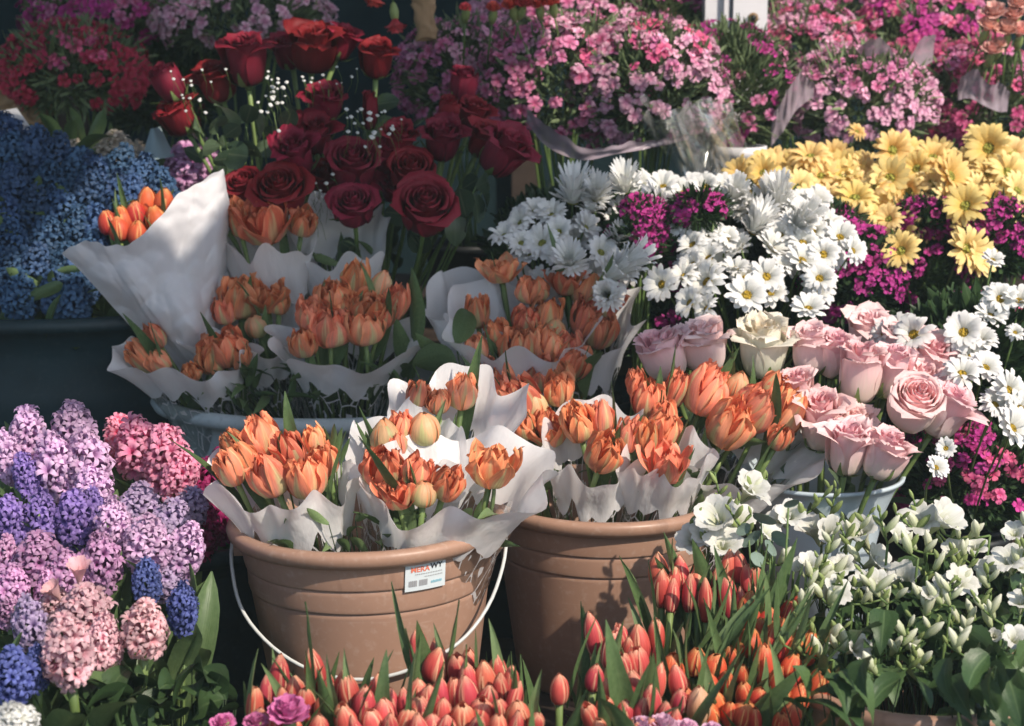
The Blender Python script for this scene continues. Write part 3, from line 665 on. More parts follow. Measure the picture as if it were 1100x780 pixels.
# grey basin (oval), teal tubs, pale bucket
def basin(px, py, Y, rx, ry, Z0, mat, lab, name, r0=.82, rimw=.016, cat='tub', grooves=True):
    c = at(px, py, Y); H = c.z - Z0; b = Vector((c.x, c.y, Z0)); t = thing(name, b, lab, cat)
    P = [(0, 0), (r0 * .98, 0), (r0, .005)]
    for z in (.3, .55, .62, .64, .8): P.append((r0 + (1 - r0) * z + (.012 if grooves and z == .62 else 0), H * z))
    q = rimw / rx
    P += [(1 - .005, H - .022), (1 + q, H - .021), (1 + q * 1.3, H - .012), (1 + q, H - .002), (1 + q * .4, H), (1, H - .002), (.98, H - .02), (r0, .01), (0, .01)]
    m = MB(); m.lathe([(r * 1., z) for r, z in P], 96, sx=rx, sy=ry); part('body', m.mesh('body', mat), t)
    return t, b
basin(352, 418, 2.72, .235, .19, Z2, M['grey'], 'wide grey plastic basin holding the white wrapped tulip bunches', 'basin')
basin(40, 322, 2.80, .26, .17, Z2, M['teal'], 'dark teal tub full of blue hyacinths at the left edge', 'tub', .86)
basin(150, 560, 2.32, .20, .15, Z1, M['teal'], 'dark teal tub behind the pink and lilac hyacinths', 'tub', .86)
# pale flared bucket
c = at(880, 508, 2.40); t = thing('bucket', (c.x, c.y, Z1), 'pale blue flared bucket under the pink roses', 'bucket'); H = c.z - Z1
m = MB(); m.lathe([(0, 0), (.060, 0), (.066, H * .3), (.074, H * .62), (.086, H - .045), (.097, H - .018), (.103, H - .006), (.109, H - .004), (.110, H + .001), (.105, H + .001), (.099, H - .008), (.080, H - .05), (.06, .008), (0, .008)], 72)
part('body', m.mesh('body', M['pale']), t)
# ------------------------------------------------------------------ wrapped tulip bunches
def sleeve(cx, cy, Y, Rpx, B, label, group, r0=.03, rise=.10, ruf=.17, k1=5, k2=9, seed=0, sy=.85, flare=.25, mat=None, tilt=(0, 0), n=110, m_=22, low=0.09):
    rn = random.Random(seed * 13 + 5); C = at(cx, cy, Y); R = Rpx * mpp(Y); B = Vector(B); L = (C - B).length
    p = [rn.uniform(0, 6.28) for _ in range(8)]; g = []
    X = Vector((1, 0, 0)); A = (C - B); 
    for i in range(m_ + 1):
        t0 = i / m_
        for j in range(n):
            th = 2 * pi * j / n
            top = 1 + rise * sin(th) * .8 + .03 * sin(k1 * th + p[0]) + .022 * sin(k2 * th + p[1]) + low
            t = t0 * top; tt = min(1.3, t)
            r = r0 + (R - r0) * tt ** 1.15
            e = max(0, (t0 - .62) / .38)
            r += R * ruf * e ** 1.5 * (.6 * sin(k1 * th + p[2]) + .55 * sin(k2 * th + p[3]) + .12 * sin(13 * th + p[4])) + R * flare * e ** 2.4
            r += .0045 * (.3 + t0) * noise.noise(Vector((cos(th) * R * 45, sin(th) * R * 45, t * 9 + seed)))
            r *= 1 + .05 * noise.noise(Vector((cos(th) * 2, sin(th) * 2, t * 4 + seed)))
            q = B + A * t + Vector((cos(th) * r, sin(th) * r * sy, -.75 * flare * R * e ** 3.5))
            g.append(q - B)
    mb = MB(); mb.grid(g, m_, n, (rn.random(), 0), True)
    o = obj('flower_sleeve', mb.mesh('flower_sleeve', mat or M['sleeve'])); o.location = B
    return tag(o, label, 'flower sleeve', group)
def bz(b, fx, fy, h=.03): return lambda px, py: (b.x + fx, b.y + fy, b.z + h)
GS = 'printed film sleeves round the tulip bunches'
bA = (b1.x - .040, b1.y - .01, b1.z + .03); bB = (b1.x + .012, b1.y + .045, b1.z + .03); bC = (b1.x + .035, b1.y - .02, b1.z + .03); bD = (b1.x + .04, b1.y + .05, b1.z + .03)
sleeve(305, 512, 2.075, 66, bA, 'white film sleeve at left of the bucket with the sticker', GS, seed=1, rise=.06, low=.04)
sleeve(434, 492, 2.16, 50, bB, 'white film sleeve behind, in middle of the bucket with the sticker', GS, seed=2, rise=.12)
sleeve(484, 530, 2.07, 82, bC, 'largest white film sleeve, front right of the bucket with the sticker', GS, seed=3, rise=.12, low=.13)
sleeve(486, 462, 2.20, 58, bD, 'white film sleeve at the back of the bucket with the sticker', GS, seed=4, rise=.15)
GT = 'double orange tulips'
def plane(Y0, y0, k): return lambda px, py: Y0 + (y0 - py) * k
tulips([(251,478,26,34),(281,470,38,44,0),(262,494,30,38),(247,502,32,42,3),(313,484,30,42,1),(337,472,24,32),(349,494,29,34,2),(289,511,38,44,4),(329,512,40,42,5)], plane(2.07, 500, .0012), bA, 'bunch at left of stickered bucket', 'double orange tulip', GT, TUL_D)
tulips([(414,469,34,36),(431,457,22,30),(456,460,36,36),(425,478,26,28)], plane(2.15, 470, .001), bB, 'bunch behind in stickered bucket', 'double orange tulip', GT, TUL_D)
tulips([(411,502,42,42,1),(427,530,36,32,7),(448,508,34,42),(481,519,38,40,2),(529,501,50,46,6),(455,530,26,26)], plane(2.05, 510, .001), bC, 'front right bunch in stickered bucket', 'double orange tulip', GT, TUL_D)
tulips([(450,424,30,30,3),(470,432,26,26),(497,421,30,38,0)], plane(2.22, 430, .001), bD, 'backmost bunch of stickered bucket', 'double orange tulip', GT, TUL_D)
# second terracotta bucket
b2c = b2; bE = (b2.x - .045, b2.y + .05, b2.z + .03); bG = (b2.x - .02, b2.y - .03, b2.z + .03); bH = (b2.x + .035, b2.y - .02, b2.z + .03); bI = (b2.x + .05, b2.y + .03, b2.z + .03)
sleeve(640, 494, 2.30, 48, bG, 'white film sleeve at left of the plain bucket', GS, seed=5, rise=.18, low=.13)
sleeve(714, 506, 2.28, 40, bH, 'white film sleeve at right of the plain bucket', GS, seed=6, rise=.1, k1=4, low=.12)
sleeve(800, 492, 2.34, 62, (b2.x + .075, b2.y + .01, b2.z + .06), 'drooping white film sleeve beside the pink roses', GS, seed=7, rise=.16, ruf=.2, k1=3)
tulips([(620,454,36,44,0),(646,448,26,34),(649,486,38,40,1),(676,467,30,42,2),(694,470,26,34),(713,463,34,40,4),(716,498,40,40,6)], plane(2.29, 470, .0012), lambda px, py: bG if px < 665 else bH, 'front bunches in the plain bucket', 'double orange tulip', GT, TUL_D)
tulips([(540,420,36,40,6),(560,432,42,42,4),(545,455,30,26,7),(575,438,30,40),(563,458,28,26),(590,465,38,30,7),(586,452,24,24),(600,418,36,40,3)], plane(2.36, 440, .001), bE, 'cluster left of the plain bucket', 'double orange tulip', GT, TUL_D)
tulips([(696,428,34,44,5),(712,446,30,34),(726,418,26,40),(684,412,24,30),(760,420,50,56,0),(785,455,42,50,1),(792,416,30,34),(813,438,48,54,2),(833,418,36,34,3),(848,444,32,46,4),(838,470,24,26)], plane(2.36, 430, .001), bI, 'loose bunch beside pink roses', 'double orange tulip', GT, TUL_D, leaves=1)
# tall bunch in the centre back
bF = Vector((at(575, 480, 2.6).x, 2.60, Z2)); bF2 = bF + Vector((.05, 0, 0)); bF3 = bF - Vector((.06, 0, 0))
sleeve(528, 335, 2.66, 56, bF3, 'tall white film sleeve at left of the centre tulips', GS, seed=8, rise=.16)
sleeve(560, 350, 2.60, 66, bF, 'white film sleeve round the centre tulips below the daisies', GS, seed=9, rise=.16)
sleeve(622, 352, 2.62, 50, bF2, 'white film sleeve at right of the centre tulips', GS, seed=10, rise=.18, k1=6, ruf=.18)
tulips([(513,335,26,38,5),(512,374,26,32),(519,396,22,20),(535,357,28,32),(557,373,38,40,2),(566,346,30,32),(588,338,34,34,4),(588,370,42,40,0),(616,388,38,40,3),(547,397,26,28),(529,406,24,22),(580,402,34,34),(600,404,34,36),(612,372,30,34),(596,356,28,28)], plane(2.58, 370, .001), lambda px, py: bF, 'centre bunch below the daisies', 'double orange tulip', GT, TUL_D)
tulips([(538,291,34,22,7),(572,312,34,28,1),(610,304,30,24,7),(632,313,32,32,3),(645,330,38,34,6),(644,354,36,38,4),(628,342,30,36)], plane(2.62, 330, .001), lambda px, py: bF2, 'upper centre bunch by white daisies', 'double orange tulip', GT, TUL_D)
# bunches in the grey basin
zb = Z2 + .03; xb = at(352, 418, 2.72).x
bJ = Vector((xb - .12, 2.66, zb)); bK = Vector((xb - .07, 2.70, zb)); bL = Vector((xb + .03, 2.66, zb)); bM = Vector((xb - .05, 2.78, zb)); bN = Vector((xb + .03, 2.79, zb))
GJ = GS
sleeve(204, 392, 2.60, 60, bJ, 'wide white film sleeve hanging over the left rim of the grey basin', GS, seed=11, rise=.10, low=.14, ruf=.2, k1=4, flare=.2)
sleeve(268, 362, 2.66, 56, bK, 'white film sleeve second from left in the grey basin', GS, seed=12, rise=.16, low=.14, ruf=.18)
sleeve(372, 378, 2.60, 62, bL, 'white film sleeve in the middle of the grey basin', GS, seed=13, rise=.13, low=.14, ruf=.16)
sleeve(290, 272, 2.74, 40, bM, 'white film sleeve under the wide open tulip below red roses', GS, seed=14, rise=.05, ruf=.14)
sleeve(366, 264, 2.76, 42, bN, 'empty looking white film sleeve just under the red roses', GS, seed=15, rise=.14, ruf=.1, k1=4)
tulips([(184,333,38,34,0),(165,362,26,30),(152,382,26,40,3),(170,388,24,28),(240,374,46,38,5),(226,384,30,34),(258,383,24,26),(206,400,22,20)], plane(2.60, 370, .001), bJ, 'bunch over left basin rim', 'double orange tulip', GT, TUL_D)
tulips([(242,334,28,30),(258,320,42,40,2),(286,320,38,30,7),(275,350,26,24),(300,325,24,26)], plane(2.66, 330, .001), bK, 'second bunch of grey basin', 'double orange tulip', GT, TUL_D)
tulips([(382,302,30,44,3),(358,318,38,34,4),(334,338,30,34,1),(355,352,46,38,0),(391,352,46,38,5),(398,332,40,34,2),(425,324,32,42,3),(409,308,28,36),(326,368,32,30),(372,328,30,30),(346,336,30,30),(412,338,24,30)], plane(2.60, 335, .001), bL, 'middle bunch of grey basin', 'double orange tulip', GT, TUL_D)
tulips([(283,238,54,46,7),(256,236,24,38,1),(326,238,28,28,3)], plane(2.72, 240, .001), bM, 'bunch right of tissue cone', 'double orange tulip', GT, TUL_D)
bO = Vector((at(175, 300, 2.72).x, 2.72, Z2 + .05))
tulips([(116,239,22,24),(132,236,24,30),(146,230,22,28),(158,216,24,30),(176,218,24,30),(128,246,22,24),(168,236,24,26),(190,225,22,26),(148,250,22,24)], plane(2.71, 240, .001), bO, 'bunch behind tissue cone', 'red and yellow tulip', 'red and yellow tulips', TUL_O, leaves=2)
# the tissue paper cone
rn = random.Random(3)
ap = at(215, 425, 2.66); e0 = at(66, 275, 2.62); e1 = at(238, 183, 2.70); e2 = at(262, 300, 2.80); pts = []
NU, NV = 120, 90
def tissue(u, v):
    # rim: from the left tip over the top and round behind to the right
    if u < .7:
        f = u / .7; rim = e0.lerp(e1, f) + Vector((0, -.07 * sin(pi * f), .012 * sin(pi * f * 3) - .02 * sin(pi * f)))
    else:
        f = (u - .7) / .3; rim = e1.lerp(e2, f) + Vector((0, .01, 0))
    ax = Vector((0.02, .02, 0)) * sin(u * pi)
    p = ap.lerp(rim, v ** .85) + ax * (1 - v)
    p += Vector((0, -.035 * sin(pi * min(1, u * 1.2)) * sin(pi * v), 0))
    return p
for i in range(NV + 1):
    v = .02 + .98 * i / NV
    for j in range(NU + 1):
        u = j / NU; p = tissue(u, v)
        cr = 0
        for fq, am in ((11, .045), (24, .020), (55, .004)):
            q = Vector((p.x, p.y * .6, p.z)) * fq + Vector((3, fq, 1.5)) + Vector((noise.noise(p * 9), 0, noise.noise(p * 9 + Vector((5, 5, 5))))) * .5
            cr += am * (.55 - noise.voronoi(q)[0][0])
        edge = .006 * noise.noise(Vector((u * 20, v * 3, 1)))
        pts.append(p + Vector((.25 * cr, -1.0 * cr, .35 * cr + edge)) * min(1, v * 2.5) - ap)
mb = MB(); mb.grid(pts, NV, NU); o = obj('tissue_paper', mb.mesh('tissue_paper', M['paper'])); o.location = ap
tag(o, 'large crumpled white tissue paper cone wrapping tulips above the grey basin', 'wrapping paper')

# ------------------------------------------------------------------ coral tulips at the front
def crate(cx, Y, w, d, z0, h, lab):
    t = thing('crate', (cx, Y, z0), lab, 'crate'); m = MB()
    m.box((-w, -d, 0), (w, d, .012)); 
    for s in (-1, 1): m.box((-w, s * d - .006, .0125), (w, s * d + .006, h)); m.box((s * w - .006, -d + .0065, .0125), (s * w + .006, d - .0065, h - .002))
    part('box', m.mesh('box', M['black'], False), t)
    m = MB()
    for s in (-1, 1): m.box((-w - .012, s * (d + .001) - .012, h + .0005), (w + .012, s * (d + .001) + .012, h + .008))
    part('rim', m.mesh('rim', M['black'], False), t)
crate(at(440, 800, 1.76).x, 1.76, .155, .075, .12, .12, 'low black crate of coral tulips below the stickered bucket')
crate(at(740, 790, 1.78).x, 1.78, .165, .09, .12, .12, 'low black crate of coral tulips below the plain bucket')
def fbase(Y, f=.75, z=.16, x0=0): return lambda px, py: (at(px, 780, Y).x * f + (1 - f) * x0, Y, z)
L1 = [(300,728,26,48,0),(338,720,24,44,1),(318,746,32,42,2),(353,740,20,34),(329,754,22,30),(285,745,18,40),(345,760,20,30)]
L2 = [(392,757,34,42),(413,768,34,36),(420,755,22,34),(450,766,38,38),(476,766,24,36),(438,776,30,34),(400,778,28,34),(464,780,28,30),(372,775,26,34)]
L3 = [(450,698,24,42),(470,702,22,32),(470,715,34,34),(492,720,28,38),(505,716,22,38),(521,731,28,42),(502,748,30,44),(516,766,30,38),(538,742,24,44),(549,732,20,34),(536,764,26,34),(497,772,28,34),(556,768,30,34),(576,776,24,28),(489,745,22,34)]
rx_ = random.Random(21)
def extra(rows, boxes, n, w=(20, 30), h=(32, 44), dmin=15):
    c_ = 0
    for _ in range(4000):
        if c_ >= n: break
        x0, y0, x1, y1 = rx_.choice(boxes); x, y = rx_.uniform(x0, x1), rx_.uniform(y0, y1)
        if all((x - r[0]) ** 2 + (y - r[1]) ** 2 > dmin ** 2 for r in rows): rows.append((x, y, rx_.uniform(*w), rx_.uniform(*h))); c_ += 1
extra(L1, [(272, 730, 370, 785)], 9); extra(L2, [(372, 745, 486, 788)], 10); extra(L3, [(488, 720, 556, 786)], 7)
YL = plane(1.76, 740, .0018)
cxl = at(440, 780, 1.78).x; cxr = at(745, 780, 1.8).x
GL = 'coral tulips in the left front crate'; GR = 'coral tulips in the right front crate'
tulips(L1, YL, fbase(1.78, .85, .15, cxl), 'cluster below bucket handle at left', 'coral tulip', GL, TUL_R, leaves=2, wscale=.9, hs=1.06)
tulips(L2, YL, fbase(1.74, .85, .15, cxl), 'low cluster below the sticker', 'coral tulip', GL, TUL_R, leaves=1, wscale=.9, hs=1.06)
tulips(L3, YL, fbase(1.78, .8, .15, cxl), 'tall cluster below the sticker', 'coral tulip', GL, TUL_R, leaves=1, wscale=.9, hs=1.06)
R1_ = [(637,681,24,42),(657,698,24,38),(668,686,20,34),(675,700,20,34),(687,691,26,36),(705,684,22,38),(707,708,16,30),(685,713,28,36),(639,728,26,30),(655,743,28,36),(681,740,26,38),(700,753,28,38),(601,740,24,34),(650,762,24,30),(672,765,24,30)]
R2_ = [(707,612,26,36),(711,632,26,42),(732,616,20,34),(741,637,20,44),(753,612,18,38),(758,645,20,46),(782,641,26,48),(803,622,20,30),(813,624,16,26),(811,646,16,26),(724,628,20,34),(770,625,16,28)]
R3_ = [(808,666,18,28),(826,668,26,30),(846,660,20,30),(825,652,16,24),(805,690,32,32),(829,690,28,42),(868,696,24,42),(768,717,28,32),(784,705,18,24),(797,724,16,22),(821,715,24,46),(833,729,16,34),(851,716,26,26),(880,736,30,44),(814,750,22,28),(799,766,30,32),(783,766,20,34),(722,719,28,34),(730,737,28,30),(842,750,18,26),(738,757,24,36),(850,768,24,32)]
extra(R1_, [(632, 715, 735, 785)], 12, (20, 26), (30, 38)); extra(R2_, [(700, 608, 800, 650)], 5, (16, 22), (30, 40), 11); extra(R3_, [(745, 690, 880, 782), (800, 650, 860, 700)], 18, (16, 26), (28, 42), 13)
tulips(R1_, plane(1.80, 720, .0018), fbase(1.80, .8, .15, cxr), 'left cluster of the right crate', 'coral tulip', GR, TUL_R, leaves=1, wscale=.9, hs=1.06)
tulips(R2_, plane(1.98, 630, .001), fbase(1.90, .75, .15, cxr), 'back cluster beside terracotta bucket', 'dark coral tulip', GR, TUL_R, leaves=2, wscale=.9, hs=1.06)
tulips(R3_, plane(1.86, 700, .0014), lambda px, py: (cxr + .01 + (px - 740) * .0004, 1.84, .15), 'leaning cluster beside the freesias', 'orange tulip', 'orange tulips leaning right', TUL_O, leaves=2, lean=.75)
tulips([(750,757,30,50,0)], plane(1.74, 750, 0), fbase(1.78, .8, .15, cxr), '', 'single pale peach tulip among the coral tulips at the front', 'coral tulips', TUL_P)

# ------------------------------------------------------------------ roses
GRR = 'long stemmed red roses'; R = ROSE_R; BD = ROSE_BUD
rb = Vector((at(350, 300, 2.98).x, 2.93, Z2 + .05))
t = thing('vase', (rb.x, rb.y, Z2 + .001), 'dark tall bucket hidden in shadow below the red roses', 'bucket'); m = MB(); m.lathe([(0, 0), (.075, 0), (.10, .23), (.106, .235), (.1, .235), (.07, .01), (0, .01)], 48)
part('body', m.mesh('body', M['black']), t)
Yr = plane(2.84, 150, .0011)
rr = [(180,88,42,50,BD[0],-.5,-.3),(264,64,58,62,R[5],-.05,-.25),(336,52,62,56,R[5],.12,-.4),(369,46,36,42,R[1],.5,-.2,.03),(232,88,50,48,R[1],-.3,-.3,.06),(192,125,48,46,R[3],-.5,-.3,.05),(405,63,44,46,R[3],.1,-.35),(350,110,48,46,R[3],.1,-.5),
 (312,55,44,42,R[1],-.1,-.3,.08),(318,166,46,56,R[1],-.25,-.8,-.03),(338,145,48,44,R[1],-.05,-.6),(397,118,22,50,BD[1],.05,-.3),(379,176,58,56,R[4],.1,-.9,-.02),(300,204,62,54,R[0],-.1,-.9,-.03),(262,201,44,42,R[4],-.3,-.8),(380,221,50,46,R[0],0,-.9,-.02),
 (428,150,42,44,R[3],.1,-.5),(412,168,40,44,R[3],.05,-.5,.02),(475,150,50,50,R[5],.1,-.5),(441,184,54,46,R[4],.1,-.9),(457,222,66,62,R[0],.12,-1.1,-.03),(541,163,60,60,R[5],.75,-.5,-.02),(497,90,40,44,BD[0],.1,-.3,.05),(482,118,30,36,BD[1],.1,-.3),(508,122,40,38,R[3],.3,-.4,.05),(424,200,40,38,R[1],.1,-.8,.05),(350,190,40,40,R[4],0,-.8,.06),(520,150,44,44,R[1],.5,-.5,.03)]
roses(rr, Yr, lambda px, py: rb + Vector(((px - 350) * .00018, 0, 0)), 'the red bunch', 'red rose', GRR, sz=.89)
GP = 'pink roses in the pale bucket'; P = ROSE_P; PO = ROSE_PO[0]
pb_ = Vector((at(880, 540, 2.40).x, 2.40, Z1 + .02))
Yp = plane(2.37, 430, .0013)
pr = [(712,380,54,52,P[1],-.35,-.15,0),(757,371,54,52,P[3],-.1,-.2),(819,372,56,62,ROSE_C[0],-.05,-.3,0,'cream white rose standing between the pink roses'),(872,374,48,52,P[1],-.05,-.25),(897,380,42,48,P[3],.1,-.3),(924,399,48,64,P[1],.05,-.15,-.02),(957,398,46,56,P[3],.15,-.3),(962,370,46,44,P[0],.2,-.4,.05),(984,432,52,56,PO,.1,-.9,-.03),(1016,442,52,54,P[0],.5,-.3),(1000,386,48,46,P[2],.3,-.5,.04),
 (856,420,36,44,P[0],-.1,-.3),(882,452,48,62,P[0],-.1,-.4),(911,481,46,56,P[2],.05,-.3,-.02),(951,488,48,52,P[3],.35,-.2,-.02),(918,455,34,36,P[2],.1,-.4,.02),(933,355,44,40,P[2],.1,-.4,.07),(988,408,40,40,P[2],.3,-.6,.03),(842,450,30,40,P[1],-.2,-.3,.03)]
roses(pr, Yp, lambda px, py: pb_ + Vector(((px - 880) * .0001, 0, 0)), 'the pale bucket', 'pink rose', GP, 'pink_rose', rl=True, sz=1.1)
# gypsophila between the red roses
def gyp(px, py, Y, dots, lab):
    b = Vector((rb.x, rb.y, rb.z)); t = thing('gypsophila_sprig', b, lab, 'gypsophila', 'gypsophila sprigs among the red roses')
    c = at(px, py, Y); mb = MB(); mb.tube([p for p in bez(Vector((0, 0, 0)), (c - b) * .6 + Vector((0, .03, 0)), c - b + Vector((0, .04, -.03)))], .0009, 5)
    me = GY; 
    for (x, y, r) in dots:
        q = at(x, y, Y - .02 - rnd.random() * .03); r_ = q + Vector((rnd.uniform(-.012, .012), .02, -rnd.uniform(.02, .045))); mb.tube([r_ - b, (r_ + q) / 2 - b + Vector((.003, 0, 0)), q - b], .00035, 4)
        s = r * mpp(Y); part('blossom', me, t, axis_matrix(q, (rnd.uniform(-.4, .4), -.6, 1), 0, (s, s, s)))
    part('stem', mb.mesh('stem', M['stem']), t)
def gyp_mesh():
    m = MB(); rn = random.Random(4)
    for i in range(26):
        d = Vector((rn.gauss(0, 1), rn.gauss(0, 1), abs(rn.gauss(0, 1)))).normalized(); m.ball(d * .32, .26, 6, 4, (rn.random(), 1), .6)
    return m
GY = gyp_mesh().mesh('blossom', M['gyp'])
def dots(cx, cy, sx, sy, n, r=(2.5, 5.5)): return [(cx + rnd.gauss(0, sx), cy + rnd.gauss(0, sy), rnd.uniform(*r)) for _ in range(n)]
gyp(395, 125, 2.79, [(388,118,5),(397,122,6),(381,133,4),(397,129,7),(402,143,6),(399,148,6),(421,139,6),(374,142,5),(413,120,4),(410,121,3),(384,143,4),(372,118,5),(377,126,5),(392,158,4),(408,158,4)] + dots(400, 130, 14, 16, 10), 'tiny white gypsophila above the middle red roses')
gyp(290, 100, 2.80, dots(292, 100, 9, 16, 26), 'tiny white gypsophila left of the upper red roses')
gyp(200, 95, 2.80, dots(205, 105, 14, 16, 16, (2.5, 4.5)), 'tiny white gypsophila by the leftmost red rosebud')
gyp(345, 205, 2.80, dots(347, 208, 10, 12, 16), 'tiny white gypsophila between the lowest red roses')
gyp(350, 75, 2.82, dots(345, 85, 18, 9, 12, (2, 4)), 'tiny white gypsophila just under the topmost red roses')

# leaf sprays: a leafy stem as one thing with its leaves
def spray(name, lab, cat, base, Y, leaves, me, mat='stem', group=None, wide=1., thin=1.):
    b = Vector(base); t = thing(name, b, lab, cat, group); mb = MB()
    for (px, py, Lpx, dx, dy, dz) in leaves:
        Y_ = Y(px, py) if callable(Y) else Y; p = at(px, py, Y_ + rnd.uniform(-.02, .02)); s = Lpx * mpp(Y_); d = Vector((dx, dy, dz)).normalized(); q = p - d * s * .5
        part('leaf', rnd.choice(me), t, axis_matrix(q, d, -pi / 2 + rnd.uniform(-.8, .8), (s * wide, s * wide, s)))
        mb.tube(bez(Vector((0, 0, 0)), (q - b) * .6 + Vector((0, .02, 0)), q - b, 5), [x * thin for x in (.002, .002, .0018, .0015, .0012, .001)], 5)
    part('stem', mb.mesh('stem', M[mat]), t); return t
spray('rose_foliage', 'rose leaves below the lone red rose at the right of its bunch', 'foliage', rb + Vector((.05, 0, 0)), 2.80, [(508,196,34,.6,-.5,.4),(524,196,34,.7,-.5,.3),(512,222,40,.2,-.5,-.9),(526,216,30,.5,-.5,-.6),(496,215,44,-.2,-.4,.9),(490,245,40,.1,-.5,-.8),(502,238,30,-.4,-.5,-.5)], RL)
spray('rose_foliage', 'rose leaves at the left side of the red rose bunch', 'foliage', rb - Vector((.05, 0, 0)), 2.80, [(248,118,46,-.1,-.5,1),(285,142,54,.5,-.5,-.7),(255,167,50,.9,-.5,-.1),(236,152,26,-.5,-.5,.4),(228,136,22,-.3,-.5,.6),(296,150,40,.6,-.4,-.4),(222,158,30,-.8,-.5,0),(272,160,36,.7,-.5,.1),(240,170,34,-.8,-.5,.1),(268,120,34,.3,-.5,.7),(310,128,34,.3,-.5,.7),(250,140,30,.6,-.5,.4)], RL)
# broad leaves between basin and centre bunch
spray('tulip_foliage', 'tall pointed tulip leaves between the grey basin and centre bunch', 'foliage', bL + Vector((.05, .0, 0)), 2.60, [(445,330,95,.02,-.1,1),(433,372,80,-.25,-.2,1),(463,375,70,-.5,-.5,.6)], [leaf_blade(41, .13, .5, .05).mesh('tulip_leaf', M['tulip_leaf'])])
spray('tulip_foliage', 'broad curled tulip leaves left of the centre bunch', 'foliage', bF3, 2.56, [(478,385,85,.9,-.5,.25),(500,345,60,.4,-.3,1),(632,395,64,.05,-.1,1),(470,400,60,-.8,-.6,.3)], [leaf_blade(42, .22, .4, .35, wid=ROUND).mesh('tulip_leaf', M['tulip_leaf'])], wide=1.0)
spray('tulip_foliage', 'slim tulip leaves inside the left sleeve of stickered bucket', 'foliage', bA, 2.09, [(358,468,50,.0,-.1,1),(364,475,44,.15,-.1,1),(352,470,34,-.15,-.1,1),(371,482,36,.3,-.1,1),(300,470,30,0,-.1,1)], TL, wide=1.1)
spray('tulip_foliage', 'slim tulip leaves inside the middle sleeve of stickered bucket', 'foliage', bB, 2.16, [(390,468,42,-.5,-.1,1),(396,474,34,-.3,-.1,1),(408,480,34,.1,-.1,1),(445,474,34,0,-.1,1)], TL)
spray('tulip_foliage', 'drooping tulip leaves below the loose bunch beside pink roses', 'foliage', bI, 2.36, [(802,475,60,.9,-.6,.2),(765,462,50,-.3,-.3,1),(745,470,46,-.1,-.3,1),(630,505,34,-.5,-.6,.3),(646,508,34,.8,-.6,.2),(600,480,40,-.2,-.2,1)], TL, wide=1.6)
def filler(name, lab, cat, base, pts, Y, me, L=(26, 46), wide=1., up=.4, yj=.03, mat='leaf_dark'):
    lv = [(x, y, rnd.uniform(*L), rnd.uniform(-1, 1), -rnd.uniform(.2, 1), rnd.uniform(-.3, 1) + up) for x, y in pts]
    return spray(name, lab, cat, base, Y, lv, me, mat, wide=wide, thin=.6)
def scatter(x0, y0, x1, y1, n): return [(rnd.uniform(x0, x1), rnd.uniform(y0, y1)) for _ in range(n)]
filler('bunch_foliage', 'leaves seen through the film at the rim of stickered bucket', 'foliage', b1 + Vector((0, 0, .03)), scatter(290, 545, 545, 585, 40), 2.04, TL, (30, 60), 1.6)
filler('bunch_foliage', 'leaves seen through the film at the rim of plain bucket', 'foliage', b2 + Vector((0, 0, .03)), scatter(590, 500, 760, 535, 26), 2.29, TL, (26, 46), 1.6)
filler('bunch_foliage', 'leaves seen through the film at the rim of grey basin', 'foliage', bL, scatter(200, 392, 440, 432, 50), 2.58, TL, (30, 55), 1.6)
filler('bunch_foliage', 'leaves seen through the upper sleeves below the red roses', 'foliage', bN, scatter(255, 262, 400, 300, 26), 2.78, TL, (26, 50), 1.6)

# ------------------------------------------------------------------ mounded plants
LF = {}
def foliage_mesh(seed, n, rad, L, w, mat, name='foliage', shells=(1.,), up=.5, round_=False, low=-.85, core=True):
    """leaves all through a mound of half axes rad"""
    rn = random.Random(seed); m = MB()
    for i in range(n):
        d = Vector((rn.gauss(0, 1), rn.gauss(0, 1), rn.gauss(0, 1))).normalized()
        if d.z < low: d.z *= -.5
        if d.y > .4: d.y = -d.y
        sh = rn.uniform(.5, 1.0) ** .6 + rn.uniform(-.05, .07); p = Vector((d.x * rad[0], d.y * rad[1], d.z * rad[2])) * sh
        o = (d + Vector((rn.gauss(0, .5), rn.gauss(0, .5), rn.gauss(0, .4) + up))).normalized(); l = L * rn.uniform(.6, 1.3); ww = w * rn.uniform(.7, 1.3)
        s = o.cross(Vector((rn.gauss(0, 1), rn.gauss(0, 1), rn.gauss(0, 1)))).normalized(); nrm = o.cross(s)
        g = []
        prof = ((0, .25), (.35, 1.), (.7, .8), (1, .05)) if not round_ else ((0, .3), (.3, 1.), (.7, .9), (1, .15))
        for t, q in prof:
            c = p + o * l * t + nrm * (-.18 * l * t * t)
            for k in (-1, 0, 1): g.append(c + s * k * ww * q + nrm * abs(k) * ww * .35)
        m.grid(g, 3, 2, (rn.random(), 0))
    return m
